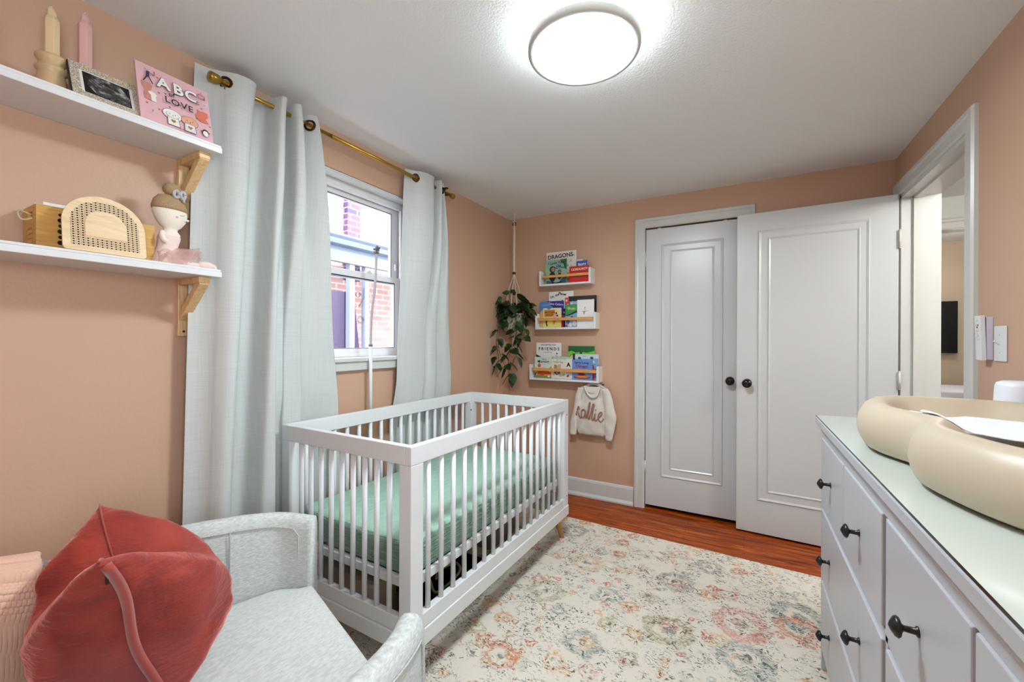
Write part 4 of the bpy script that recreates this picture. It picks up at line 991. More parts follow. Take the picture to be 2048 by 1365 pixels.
# ------------------------------------------------------------------ dresser
M_dr = mat('white_dresser_paint', (182, 184, 188), .35)
dr = thing('dresser', 'white dresser with black knobs along the right wall', 'dresser', (.48, 1.13, 0))
X0, X1, Y0, Y1, ZT = .232, .725, .330, 1.932, .950
XF = .252
b = MB(); b.box(X0, X1, Y0, Y1, ZT-.026, ZT); b.build('dresser_top', M_dr, dr, bevel=.003)
b = MB(); b.box(X0+.013, X1-.004, Y0+.012, Y1-.012, ZT-.050, ZT-.0265); b.build('top_moulding', M_dr, dr, bevel=.006, seg=3)
b = MB()
YS = [1.915, 1.112, .722, .35]                                      # stile positions, far -> near
b.box(XF, X1-.01, Y1-.022, Y1-.002, .0135, ZT-.051); b.box(XF, X1-.01, Y0+.002, Y0+.022, .0135, ZT-.051)    # side panels to floor
b.box(X1-.018, X1-.010, Y0+.022, Y1-.022, .08, ZT-.051)
b.box(XF, XF+.02, Y0+.022, Y1-.022, ZT-.075, ZT-.051)
b.box(XF, XF+.02, Y0+.022, Y1-.022, .09, .135)
for z in (.36, .628): b.box(XF+.002, XF+.02, Y0+.022, Y1-.022, z-.010, z+.010)
b.box(XF+.002, XF+.02, 1.104-.0, 1.122, .135, .87)
b.box(XF+.012, XF+.020, Y0+.03, Y1-.03, .14, .87)
b.build('dresser_carcass', M_dr, dr, bevel=.0015)
# legs ends
def drawer(y0, y1, z0, z1, knobs):
    b = MB(); b.box(XF-.004, XF+.010, y0, y1, z0, z1); d = b.build('drawer', M_dr, dr, bevel=.0035, seg=3)
    for ky in knobs:
        kb = MB(); kz = (z0+z1)/2
        kb.lathe([(.0085, 0), (.0085, .002), (.0055, .004), (.0048, .018), (.0075, .021), (.0150, .0235), (.0172, .0265), (.0150, .0305), (.007, .0355), (.002, .0375), (0, .038)], (XF-.004, ky, kz), (-1, 0, 0), 24)
        kb.build('knob', M_black, d)
# top row: 4 small drawers; below: 2x2 wide
top = [(1.515, 1.905), (1.128, 1.506), (.735, 1.098), (.355, .726)]
for y0, y1 in top: drawer(y0, y1, .642, .876, [(y0+y1)/2-.002])
for z0, z1 in ((.374, .616), (.138, .350)):
    drawer(1.128, 1.905, z0, z1, [1.725, 1.31]); drawer(.355, 1.098, z0, z1, [.915, .53])
gp = NT('glass_cover'); gp.set(Base_Color=C(196, 205, 196), Roughness=.06, IOR=1.5, Coat_Weight=.5)
b = MB(); b.box(X0+.002, X1-.004, Y0+.002, Y1-.002, ZT+.0012, ZT+.0062); gtop = b
for fi in (2, 3, 4, 5): b.m[fi] = 1
tag(b.build('glass_top', [gp.m, mat('dark_glass_edge', (16, 30, 24), .2)]), 'pale green glass sheet covering the white dresser top', 'glass top')
ZG = ZT+.0062

# changing pad -------------------------------------------------------
pc = Vector((.487, 1.235, 0)); HL = .425
def outline(th):
    t = math.cos(th); s_ = math.sin(th)
    y = HL*t*(1 if True else 1); 
    w_ = (.228-.012*t*(-1))*(abs(s_)**.52)*(1-.23*math.exp(-((t+.08)/.22)**2))
    return Vector((pc.x-w_*(1 if s_ >= 0 else -1), pc.y+y, 0))
NO = 110
out = [outline(2*PI*i/NO) for i in range(NO)]
prof = [(.030, 0), (.010, .010), (.000, .030), (-.004, .052), (.000, .080), (.012, .104), (.030, .117), (.050, .116), (.068, .103), (.090, .082), (.120, .066), (.150, .060)]
rr = []
nor = []
for i in range(NO):
    a_, c_ = out[i-1], out[(i+1) % NO]; t = (c_-a_).normalized(); n_ = Vector((t.y, -t.x, 0))
    if n_.dot(pc-out[i]) < 0: n_ = -n_
    sp_ = Vector((pc.x, pc.y+max(-.25, min(.25, (out[i].y-pc.y)*.62)), 0)); nor.append(((sp_-out[i]).normalized()*.75+n_*.25).normalized())
for off, z in prof:
    rr.append([out[i]+nor[i]*off+Vector((0, 0, ZG+.0008+z*1.0)) for i in range(NO)])
b = MB(); b.rings(rr, smooth=True, caps=True)
M_pad = mat('sand_foam', (196, 182, 158), .42, Subsurface_Weight=.08)
padt = b.build('changing_pad', M_pad); tag(padt, 'beige peanut shaped foam changing pad on the dresser', 'changing pad')
# cloth lying across the pad
def cloth(i, j):
    x = .338+.36*i+.014*math.sin(j*3); y = 1.31+.08*min(1, i*3)-(.06+.31*min(1, i*2.5))*j
    if j < .08: y += .01*i
    # height follows the pad: rim then hollow
    P3 = Vector((x, y, 0)); dmin = min((P3-o_).length for o_ in out)
    h = 0; 
    for (o0, z0_), (o1, z1_) in zip(prof, prof[1:]):
        if o0 <= dmin <= o1: h = z0_+(z1_-z0_)*(dmin-o0)/(o1-o0+1e-9)
    if dmin > .15: h = .060
    if dmin < .03: h = .117
    h = max(h, .090) + .006*noise.noise(Vector((x*12, y*12, 3)))+.004
    return Vector((x, y, ZG+h))
b = MB(); b.grid(cloth, 40, 32)
M_cl = fabric('white_muslin', (222, 226, 236), (236, 238, 244), scale=400, bs=.25)
tag(b.build('muslin_cloth', M_cl, solid=.003), 'folded white cloth lying across the beige changing pad', 'cloth')
# white night light behind the pad
nl = thing('night_light', 'white rounded night light on the dresser, cut by right edge', 'night light', (.690, 1.765, ZG))
nlx, nly = .690, 1.765
b = MB(); b.lathe([(.050, .0), (.053, .004), (.052, .02), (.046, .146), (.042, .157), (.032, .162), (0, .163)], (nlx, nly, ZG+.0008), n=48); b.build('lamp_body', mat('satin_white_plastic', (232, 234, 240), .35), nl)
b = MB(); b.lathe([(.0535, .0), (.0545, .010), (.0525, .016)], (nlx, nly, ZG+.0006), n=48); b.build('base_ring', M_white, nl)

# ------------------------------------------------------------------ right wall switch and remote
sw = thing('light_switch', 'white toggle light switch plate on the right wall', 'light switch', (RX, 2.026, 1.226))
b = MB(); b.box(RX-.006, RX, 1.989, 2.063, 1.167, 1.287); b.build('switch_plate', M_white, sw, bevel=.003)
b = MB(); b.obox((RX-.012, 2.026, 1.232), (1, 0, -.6), (0, 1, 0), (.6, 0, 1), .009, .004, .004); b.build('toggle', M_white, sw, bevel=.001)
for z in (1.197, 1.257):
    b = MB(); b.cyl((RX-.0068, 2.026, z), (RX-.0058, 2.026, z), .003, n=12); b.build('screw', M_hinge, sw)
rc = thing('remote_control', 'white slim remote in its wall holder beside light switch', 'remote control', (RX, 2.098, 1.17))
b = MB(); b.obox((RX-.026, 2.098, 1.247), (1, 0, .03), (0, 1, 0), (-.03, 0, 1), .007, .020, .079); b.build('remote_body', M_white, rc, bevel=.002)
b = MB(); b.box(RX-.018, RX, 2.080, 2.116, 1.170, 1.320); b.build('holder', mat('lilac_white_plastic', (208, 206, 222), .4), rc, bevel=.002)
for i, (dy, z, m_) in enumerate(((0, 1.308, 0), (-.006, 1.292, 1), (.006, 1.292, 0), (0, 1.284, 2), (-.006, 1.272, 0), (.006, 1.272, 0), (-.006, 1.256, 0), (.006, 1.250, 0), (0, 1.262, 0), (0, 1.241, 0))):
    b = MB(); b.cyl((RX-.0325-(z-1.247)*.03, 2.098+dy, z), (RX-.0345-(z-1.247)*.03, 2.098+dy, z), .0028 if m_ != 2 else .0035, n=12)
    b.build('button', [M_hinge, mat('blue_button', (70, 80, 120), .5), mat('red_button', (150, 40, 40), .5)][m_], rc)

# ------------------------------------------------------------------ far room seen through the doorway
tv = thing('television', 'black flat television on tan wall of the far room', 'television', (1.75, 6.0, 1.1))
b = MB(); b.box(1.15, 1.895, 5.93, 5.965, 1.12, 1.655); b.build('tv_body', mat('black_tv_shell', (6, 6, 7), .25), tv, bevel=.003)
b = MB(); b.box(1.4, 1.6, 5.965, 6.0, 1.3, 1.5); b.build('wall_mount', M_black, tv)
bd = thing('bed', 'bed with white bedding and black base in the far room', 'bed', (1.7, 5.4, 0))
b = MB(); b.box(.9, 2.6, 4.95, 5.85, .02, .66); b.build('bed_base', mat('black_bed_cloth', (12, 12, 14), .8), bd, bevel=.01)
b = MB(); b.box(.88, 2.62, 5.10, 5.86, .6605, .80); b.build('bed_cover', M_cl, bd, bevel=.015)

# ------------------------------------------------------------------ book shelves on the back wall
FS = 3.060
SHV = [(-1.463, -1.030, 1.673, 1.795, 'topmost short white book shelf with wooden rail on back wall', (1.738, 1.758)),
       (-1.497, -.990, 1.323, 1.452, 'middle white book shelf with wooden rail on back wall', (1.393, 1.416)),
       (-1.548, -.965, .912, 1.036, 'lowest and longest white book shelf, above the hanging sweater', (.986, 1.010))]
for x0, x1, z0, z1, lab, (ra, rb) in SHV:
    s_ = thing('book_shelf', lab, 'shelf', ((x0+x1)/2, BY, z0), group='white book shelves on the back wall')
    b = MB(); b.box(x0+.016, x1-.016, FS, BY, z0, z0+.015); b.build('shelf_floor', M_white, s_, bevel=.0015)
    for a_, c_ in ((x0, x0+.016), (x1-.016, x1)):
        b = MB(); b.box(a_, c_, FS, BY, z0, z1); b.build('side_panel', M_white, s_, bevel=.0015)
    b = MB(); b.box(x0+.0165, x1-.0165, BY-.010, BY, z0+.0155, z0+.06); b.build('back_strip', M_white, s_, bevel=.001)
    b = MB(); b.box(x0+.0165, x1-.0165, FS+.004, FS+.012, ra, rb); b.build('front_rail', M_rail, s_, bevel=.001)
    SZ = z0+.0155
GB = 'picture books on the back wall shelves'
def bk(label, x0, x1, zt, y, zs, cover, shapes, thick=.008, lean=.0, pages=True):
    V = Vector((0, lean, 1)).normalized()
    P = Panel((x0, y, zs), (1, 0, 0), V, x1-x0, zt-zs)
    return book('picture_book', label, P, cover, shapes, GB, thick, pages=pages)
K = (30, 28, 30); W_c = (232, 230, 224)
zt_ = 1.6895
# top shelf
bk('tall cream DRAGONS LOVE book at the back of topmost book shelf', -1.435, -1.175, 1.957, 3.142, zt_, (226, 222, 212),
   [('ell', .08, .88, .012, .012, (150, 150, 140)), ('ell', .92, .86, .02, .02, (140, 140, 130)), ('line', [(.78, .66), (.86, .74)], .003, (150, 140, 130)), ('line', [(.78, .74), (.86, .66)], .003, (150, 140, 130)), ('ell', .84, .54, .015, .02, (150, 150, 140)), ('ell', .72, .56, .02, .025, (90, 130, 90)),
    ('poly', [(.1, 0), (.9, 0), (.86, .3), (.5, .42), (.16, .3)], (196, 130, 90)), ('text', 'DRAGONS', .47, .86, .046, K, .06, .0010), ('text', 'LOVE', .47, .69, .046, K, .06, .0010)])
bk('cream book behind the blue book on the topmost book shelf', -1.171, -1.124, 1.880, 3.145, zt_, (226, 218, 200), [], .006)
bk('pale green book half hidden at left of the topmost book shelf', -1.441, -1.31, 1.857, 3.128, zt_, (186, 200, 168), [('poly', [(0, 0), (.3, 0), (.3, .35), (0, .3)], (190, 180, 60)), ('poly', [(0, .35), (.2, .42), (.2, .52), (0, .5)], (60, 50, 40))], .005)
bk('sage book just behind the otter book on topmost book shelf', -1.428, -1.28, 1.878, 3.115, zt_, (170, 196, 150), [], .006)
bk('blue book behind the red CORDUROY book on topmost book shelf', -1.163, -1.075, 1.862, 3.120, zt_, (46, 84, 176), [('ell', .2, .72, .14, .12, (90, 150, 214)), ('ell', .55, .5, .3, .2, (80, 130, 200)), ('text', 'Story', .5, .84, .03, W_c, .1, .0008)], .014)
bk('green I Love You Like No Otter book, front of topmost book shelf', -1.414, -1.239, 1.886, 3.098, zt_, (138, 182, 166),
   [('poly', [(.70, 1), (1, 1), (1, .55), (.9, .62), (.84, .8), (.7, .92)], (36, 96, 60)), ('poly', [(.72, .97), (.8, .90), (.92, .93), (.86, 1), (.76, 1)], (40, 130, 50)), ('poly', [(0, .1), (0, .7), (.12, .5), (.14, .25)], (150, 196, 120)),
    ('poly', [(0, 0), (1, 0), (1, .30), (.75, .2), (.6, .04), (.3, .04), (.12, .16), (0, .14)], (52, 96, 102)), ('ell', .30, .30, .16, .20, (46, 30, 26)), ('ell', .30, .60, .14, .14, (50, 34, 28)), ('ell', .33, .60, .09, .09, (170, 130, 100)), ('ell', .33, .62, .012, .014, K), ('poly', [(.2, .15), (.45, .05), (.75, .1), (.9, .22), (.7, .0), (.3, .0)], (46, 30, 26)),
    ('ell', .66, .32, .09, .15, (56, 38, 32)), ('ell', .66, .50, .09, .08, (60, 40, 34)), ('ell', .67, .49, .06, .055, (160, 120, 92)), ('ell', .67, .50, .01, .012, K), ('line', [(.40, .35), (.62, .30)], .005, (56, 38, 32)),
    ('text', 'I Love You', .48, .86, .030, K, .04, .0007), ('text', 'Like', .62, .74, .024, K, .04, .0005), ('text', 'No Otter', .66, .66, .022, K, .04, .0005)], .010)
bk('red CORDUROY book at right front of the topmost book shelf', -1.216, -1.058, 1.819, 3.098, zt_, (196, 28, 32),
   [('poly', [(0, 0), (1, 0), (1, .48), (0, .48)], (214, 30, 40)), ('ell', .44, .40, .085, .10, (46, 120, 62)), ('ell', .41, .43, .012, .016, (20, 60, 30)), ('ell', .47, .43, .012, .016, (20, 60, 30)), ('line', [(.12, .36), (.35, .42)], .003, (120, 10, 16)), ('line', [(.55, .38), (.82, .40)], .003, (120, 10, 16)),
    ('text', 'CORDUROY', .53, .80, .0245, (236, 222, 180), .03, .0006)], .009)
# middle shelf
zm = 1.3395
bk('tall white Oh, the Places book at back of middle book shelf', -1.411, -1.200, 1.632, 3.142, zm, (228, 228, 222),
   [('ell', .52, .66, .05, .07, (206, 176, 110)), ('ell', .56, .74, .03, .03, (170, 70, 60)), ('text', 'Oh, the', .24, .88, .026, K, .35, .0008), ('text', 'Places', .56, .93, .028, K, -.18, .0010), ('text', "You'll", .80, .72, .022, (40, 100, 90), -.4, .0008)])
bk('black picture book with pink dot behind the white book, middle shelf', -1.240, -1.008, 1.588, 3.138, zm, (18, 16, 18), [('ell', .89, .86, .035, .035, (226, 84, 96)), ('ell', .16, .80, .035, .05, (232, 110, 130)), ('ell', .30, .80, .02, .05, (140, 190, 220)), ('ell', .36, .78, .05, .05, W_c), ('ell', .48, .80, .04, .03, W_c), ('text', 'night time', .70, .80, .018, W_c, 0, .0006)], .008)
bk('pink spotted thin book left of the black book, middle shelf', -1.262, -1.228, 1.578, 3.125, zm, (206, 58, 84), [('ell', .4, .9, .2, .04, W_c), ('ell', .7, .75, .2, .04, W_c), ('ell', .4, .6, .2, .04, W_c)], .005)
bk('pale blue book peeking above the green one, middle shelf', -1.220, -1.157, 1.545, 3.118, zm, (150, 190, 214), [('ell', .3, .9, .2, .05, W_c)], .006)
bk('deep blue Llama Colors book at left of middle book shelf', -1.479, -1.274, 1.554, 3.118, zm, (36, 40, 140),
   [('poly', [(0, 1), (0, .3), (.75, .3), (.60, .72), (.30, 1)], (74, 132, 200)), ('poly', [(0, 0), (0, .6), (.2, .75), (.42, .5), (.5, 0)], (214, 178, 96)), ('poly', [(.0, .28), (.05, .42), (.2, .40), (.3, .5), (.3, 0), (0, 0)], (226, 184, 120)), ('ell', .96, .42, .04, .04, (200, 30, 40)), ('poly', [(.82, 0), (1, 0), (1, .3), (.9, .32), (.84, .2)], (206, 30, 30)),
    ('text', 'Llama', .24, .86, .026, (150, 160, 190), .12, .0006), ('text', 'Time Colors', .68, .88, .025, (214, 206, 200), -.10, .0007)], .010)
bk('dark narrow book between the blue and green books, middle shelf', -1.292, -1.256, 1.490, 3.125, zm, (26, 22, 30), [('ell', .5, .8, .3, .05, (170, 160, 60)), ('ell', .5, .6, .3, .05, (60, 140, 90))], .006)
bk('yellow MOTHER GOOSE book at front left of middle book shelf', -1.442, -1.285, 1.496, 3.096, zm, (226, 208, 110),
   [('poly', [(.0, .45), (1, .45), (1, 1), (0, 1)], (228, 214, 156)), ('poly', [(.22, 1), (.46, 1), (.38, .93), (.28, .93)], (90, 140, 190)), ('poly', [(.08, .56), (.66, .56), (.66, .90), (.08, .90)], (214, 140, 36)), ('line', [(.08, .56), (.66, .56), (.66, .90), (.08, .90), (.08, .56)], .002, (110, 60, 20)), ('ell', .66, .58, .12, .12, (226, 160, 150)), ('ell', .74, .73, .05, .05, (40, 26, 26)), ('ell', .80, .60, .05, .05, (40, 26, 26)),
    ('poly', [(.14, .36), (.24, .36), (.22, .22), (.27, .1), (.2, .05), (.16, .2)], (30, 26, 26)), ('poly', [(.55, .34), (.72, .34), (.66, .22), (.62, .12), (.58, .2)], (196, 130, 50)), ('poly', [(.8, .42), (.9, .42), (.86, .34)], (40, 30, 30)),
    ('text', 'MOTHER', .37, .78, .021, (90, 40, 30), 0, .0006), ('text', 'GOOSE', .37, .65, .021, (90, 40, 30), 0, .0006)], .010)
bk('green and blue creature book at centre front of middle shelf', -1.248, -1.149, 1.520, 3.096, zm, (60, 140, 84),
   [('poly', [(0, 0), (1, 0), (1, .62), (.7, .62), (.3, .54), (0, .56)], (120, 170, 212)), ('poly', [(0, .54), (.3, .56), (.7, .66), (1, .74), (1, .64), (.7, .58), (.3, .50), (0, .50)], (24, 50, 40)), ('ell', .22, .24, .15, .10, (120, 80, 160)), ('ell', .56, .40, .12, .08, (40, 44, 60)), ('ell', .78, .16, .17, .11, (226, 196, 184)), ('ell', .44, .10, .15, .09, (222, 210, 196)), ('ell', .1, .05, .1, .06, (200, 60, 50)),
    ('ell', .3, .84, .2, .05, (120, 180, 100)), ('ell', .7, .80, .2, .06, (110, 170, 90)), ('text', 'Bugs', .5, .82, .03, (170, 214, 120), 0, .0006)], .010)
bk('plain white book with tiny figure at right front, middle shelf', -1.149, -1.014, 1.552, 3.096, zm, (232, 232, 230),
   [('ell', .47, .72, .035, .014, (110, 90, 80)), ('ell', .47, .66, .045, .05, (206, 200, 196)), ('poly', [(.26, .575), (.70, .60), (.70, .59), (.26, .565)], (120, 116, 116)), ('poly', [(.36, .57), (.52, .58), (.44, .47), (.40, .46)], (170, 150, 146)), ('line', [(.33, .31), (.64, .32)], .003, (80, 80, 80))], .010)
# lowest shelf
zl = .9285
bk('white FRIENDS book standing at the back left, lowest book shelf', -1.525, -1.303, 1.215, 3.142, zl, (226, 226, 220),
   [('poly', [(0, 0), (1, 0), (1, .62), (.7, .56), (.5, .54), (.3, .56), (0, .66)], (44, 34, 36)), ('poly', [(.33, .40), (.6, .40), (.6, .55), (.33, .55)], (206, 170, 140)), ('poly', [(.38, .40), (.53, .40), (.53, .50), (.38, .50)], (50, 40, 40)), ('ell', .66, .52, .06, .06, (206, 60, 60)), ('ell', .82, .60, .06, .05, (190, 190, 186)), ('poly', [(.02, .48), (.06, .54), (.10, .48)], W_c), ('poly', [(.84, .66), (.80, .72), (.88, .70)], K),
    ('text', 'LIFE IS BETTER WITH', .50, .935, .0145, (60, 56, 60), 0, .0003), ('text', 'F R I E N D S', .52, .82, .034, K, 0, .0009), ('ell', .21, .825, .006, .008, (190, 50, 50)), ('ell', .48, .825, .006, .008, (60, 110, 180)), ('text', 'the one about love', .47, .73, .010, (90, 90, 90), 0, .0002)], .009)
bk('bright green tree book standing at back right, lowest book shelf', -1.240, -1.022, 1.190, 3.142, zl, (110, 196, 40),
   [('poly', [(0, .82), (.12, .86), (.3, .80), (.5, .84), (.7, .80), (1, .86), (1, 1), (0, 1)], (20, 96, 40)), ('poly', [(.34, .3), (.38, .6), (.46, .78), (.40, .84), (.56, .84), (.5, .7), (.46, .3)], (24, 84, 40)), ('poly', [(.5, .6), (.62, .76), (.74, .6)], (40, 160, 60)), ('ell', .17, .62, .11, .14, (150, 40, 50)), ('ell', .17, .62, .095, .12, (226, 190, 180)), ('line', [(.15, .58), (.15, .66), (.19, .66), (.19, .58)], .003, (150, 60, 60))], .008)
bk('thin black book behind the Roald Dahl book, lowest shelf', -1.196, -1.165, 1.130, 3.128, zl, (24, 24, 28), [], .006)
bk('pale ROALD DAHL book at right of the lowest book shelf', -1.175, -.984, 1.127, 3.122, zl, (198, 208, 220),
   [('poly', [(0, 0), (1, 0), (1, .84), (0, .80)], (118, 164, 200)), ('ell', .2, .84, .07, .05, (60, 70, 76)), ('ell', .72, .86, .07, .05, (60, 70, 76)), ('poly', [(.72, 0), (.84, 0), (.82, .55), (.74, .60)], (206, 50, 36)), ('poly', [(.84, .2), (1, .3), (1, .5), (.86, .4)], (60, 76, 70)),
    ('text', 'ROALD DAHL', .42, .70, .028, W_c, 0, .0010), ('text', 'treasury', .42, .93, .009, (120, 120, 130), 0, .0002)], .010)
bk('pale teal book behind the bear book, lowest book shelf', -1.369, -1.195, 1.103, 3.120, zl, (176, 206, 190), [('poly', [(0, .96), (.05, 1), (0, 1)], (60, 80, 60))], .008)
bk('Good Morning book with an orange fox, left front of lowest shelf', -1.518, -1.368, 1.098, 3.098, zl, (206, 216, 206),
   [('poly', [(0, 0), (1, 0), (1, .55), (.8, .46), (.5, .50), (.3, .44), (0, .5)], (216, 168, 90)), ('poly', [(0, 0), (1, 0), (1, .10), (0, .12)], (120, 140, 60)), ('poly', [(.16, .18), (.2, .36), (.36, .40), (.7, .38), (.95, .26), (1, .16), (.6, .16), (.5, .10), (.3, .12)], (206, 78, 34)), ('ell', .28, .58, .10, .09, (214, 96, 50)), ('poly', [(.26, .66), (.29, .76), (.32, .66)], (90, 110, 80)), ('ell', .85, .08, .07, .04, W_c), ('line', [(.2, .2), (.2, .1)], .004, (90, 40, 30)), ('poly', [(.84, .4), (.95, .5), (1, .6), (1, .35)], (150, 110, 60)), ('poly', [(0, .2), (.12, .3), (.1, .1), (0, .1)], (110, 80, 60)),
    ('text', 'Day to', .58, .90, .014, K, 0, .0002), ('text', 'Morning', .52, .78, .030, K, 0, .0006)], .009)
bk('cream book with two bears, second from left on lowest shelf', -1.366, -1.243, 1.084, 3.097, zl, (224, 218, 202),
   [('ell', .30, .55, .13, .16, (170, 128, 88)), ('ell', .52, .57, .14, .16, (196, 176, 146)), ('ell', .22, .68, .04, .04, (160, 118, 80)), ('ell', .62, .70, .04, .04, (186, 166, 136)), ('ell', .27, .55, .012, .014, K), ('ell', .50, .57, .012, .014, K), ('ell', .40, .30, .22, .12, (100, 92, 96)), ('ell', .16, .22, .09, .08, (196, 170, 130)), ('ell', .64, .18, .11, .08, (196, 170, 130)), ('ell', .85, .2, .12, .06, (160, 170, 90)), ('line', [(.2, .42), (.5, .22)], .002, W_c), ('line', [(.6, .42), (.3, .24)], .002, W_c),
    ('text', 'why', .40, .95, .010, (110, 110, 110), 0, .0002), ('text', 'I Love You', .48, .85, .019, (120, 114, 104), -.05, .0003)], .009)
bk('white alphabet book with big letter A on lowest book shelf', -1.245, -1.192, 1.088, 3.105, zl, (224, 220, 212), [('poly', [(0, .40), (1, .36), (1, .24), (0, .26)], (226, 172, 160)), ('poly', [(.1, .10), (.3, .22), (.5, .20), (.4, .08)], (90, 60, 50)), ('text', 'A', .42, .70, .044, K, 0, .0022)], .008)
bk('blue Larry Loves Chicago! book at right front of lowest shelf', -1.189, -1.026, 1.082, 3.098, zl, (104, 142, 206),
   [('ell', .44, .36, .17, .13, (196, 40, 34)), ('ell', .48, .26, .20, .05, (70, 60, 66)), ('ell', .50, .13, .42, .085, (40, 22, 20)), ('ell', .50, .145, .38, .075, (214, 84, 34)), ('ell', .50, .15, .30, .03, (226, 110, 50)), ('line', [(.3, .16), (.42, .13), (.55, .16), (.7, .13)], .003, (226, 190, 90)),
    ('text', 'Larry Loves', .48, .86, .0245, (40, 50, 110), -.03, .0007), ('text', 'Chicago!', .48, .68, .028, (140, 40, 70), -.03, .0007)], .010)

# ------------------------------------------------------------------ macrame hanger and pothos
HX, HY = -1.672, 3.018
mh = thing('macrame_hanger', 'cream macrame plant hanger with dark bead hanging in the corner', 'plant hanger', (HX, HY, CZ))
M_cord = mat('cream_cotton_cord', (216, 204, 184), .9)
b = MB(); b.lathe([(.014, CZ-.001), (.013, CZ-.006), (.005, CZ-.010), (.004, CZ-.055)], (HX, HY, 0), n=20)
b.tube([(HX, HY+.012*math.sin(t), CZ-.066+.012*math.cos(t)) for t in [i*.35 for i in range(15)]], .0035, 8); b.build('ceiling_hook', M_white, mh)
b = MB(); b.tube([(HX+.016*math.sin(t), HY, CZ-.088+.016*math.cos(t)) for t in [i*2*PI/24 for i in range(24)]], .0032, 8, closed=True); b.build('hanging_ring', mat('dark_wood_ring', (60, 34, 22), .5), mh)
b = MB()
for k in range(6):
    a_ = k*PI/3; b.tube([(HX+.005*math.cos(a_+q*.25), HY+.005*math.sin(a_+q*.25), CZ-.10-q*.0095) for q in range(44)], .0042, 6)
b.build('rope_stem', M_cord, mh)
BZ = 1.79
b = MB(); b.lathe([(.006, BZ-.012), (.013, BZ-.008), (.0155, BZ), (.013, BZ+.008), (.006, BZ+.012)], (HX, HY, 0), n=20); b.build('bead', mat('dark_wood_bead', (46, 26, 20), .35), mh)
PZ = 1.30; PR = .082                                                # pot base height, pot radius
for k in range(4):
    a_ = k*PI/2+.5; ca, sa = math.cos(a_), math.sin(a_)
    for e_ in (-1, 1):
        b = MB(); cc, sc_ = math.cos(a_+e_*.30), math.sin(a_+e_*.30)
        b.tube(cr_spline([(HX, HY, BZ-.008), (HX+.018*ca, HY+.018*sa, BZ-.06), (HX+.045*cc, HY+.045*sc_, BZ-.14), (HX+(PR-.004)*cc, HY+(PR-.004)*sc_, PZ+.175), (HX+(PR+.006)*math.cos(a_), HY+(PR+.006)*math.sin(a_), PZ+.10), (HX+(PR-.006)*math.cos(a_-e_*.35), HY+(PR-.006)*math.sin(a_-e_*.35), PZ+.02), (HX+.02*cc, HY+.02*sc_, PZ-.018), (HX, HY, PZ-.03)], 6), .0028, 6)
        b.build('cord', M_cord, mh)
b = MB()
for k in range(7):
    a_ = k*.9; b.tube([(HX+.006*math.cos(a_), HY+.006*math.sin(a_), PZ-.02), (HX+.010*math.cos(a_), HY+.010*math.sin(a_), PZ-.07), (HX+.016*math.cos(a_), HY+.012*math.sin(a_), PZ-.135-.01*(k % 3))], .0024, 6)
b.build('tassel', M_cord, mh)
pl = thing('potted_pothos', 'trailing dark green pothos in a pale pot inside the macrame hanger', 'plant', (HX, HY, PZ))
pn = NT('marbled_pot'); v = pn.coord(); a = pn.noise(v, 22, 3, .6, 1.5)
pn.set(Base_Color=pn.ramp(a, [(.42, C(196, 194, 176)), (.56, C(150, 156, 130)), (.66, C(56, 60, 50))]), Roughness=.35)
b = MB(); b.lathe([(.055, PZ-.008), (.066, PZ), (PR-.006, PZ+.14), (PR, PZ+.155), (PR-.004, PZ+.155), (PR-.010, PZ+.14), (0, PZ+.138)], (HX, HY, 0), n=36); b.build('pot', pn.m, pl)
b = MB(); b.lathe([(PR-.012, PZ+.139), (0, PZ+.146)], (HX, HY, 0), n=24, caps=False); b.build('soil', mat('dark_soil', (40, 28, 20), .95), pl)
lf = NT('pothos_leaf'); v = lf.coord(); a = lf.noise(v, 14, 3, .6)
lf.set(Base_Color=lf.ramp(a, [(.38, C(24, 42, 22)), (.6, C(40, 66, 30)), (.72, C(96, 130, 50))]), Roughness=.35)
M_vine = mat('vine_stem', (70, 84, 44), .6)
def leaf(mb, base, d, size, roll, droop):
    d = Vector(d).normalized(); up = Vector((0, 0, 1)); sd_ = d.cross(up)
    if sd_.length < .1: sd_ = Vector((1, 0, 0))
    sd_.normalize(); nn = sd_.cross(d).normalized()
    sd2 = sd_*math.cos(roll)+nn*math.sin(roll); n2 = nn*math.cos(roll)-sd_*math.sin(roll)
    rows = []; N_ = 9
    for i in range(N_+1):
        t = i/N_; wd = size*.50*(math.sin(PI*min(1, t*.93+.07))**.62)*(1-t**2.2*.55)*(1.12 if t < .3 else 1) if 0 < i < N_ else (.02*size if i == N_ else size*.10)
        if i == 0: back = -.0
        c = Vector(base)+d*size*t-Vector((0, 0, 1))*droop*size*t*t
        row = []
        for s2 in (-1, -.5, 0, .5, 1):
            cur = (.10 if abs(s2) == 1 else .03)*size*(1-t*.6)
            bk_ = -.10*size*abs(s2) if t < .25 else 0
            row.append(c+sd2*wd*s2+n2*(cur)+d*bk_)
        rows.append(row)
    mb.rings(rows, smooth=True, caps=False, closed=False)
fol = MB(); vin = MB()
def petiole_leaf(p0, p1, size, roll=0, droop=.35, face=None):
    p0, p1 = Vector(p0), Vector(p1); vin.tube([p0, p0.lerp(p1, .5)+Vector((0, 0, .01)), p1], .0012, 5)
    leaf(fol, p1, face or (p1-p0), size, roll, droop)
rnd = random.Random(5)
def clampp(p): return Vector((max(p.x, LX+.03), min(p.y, BY-.03), p.z))
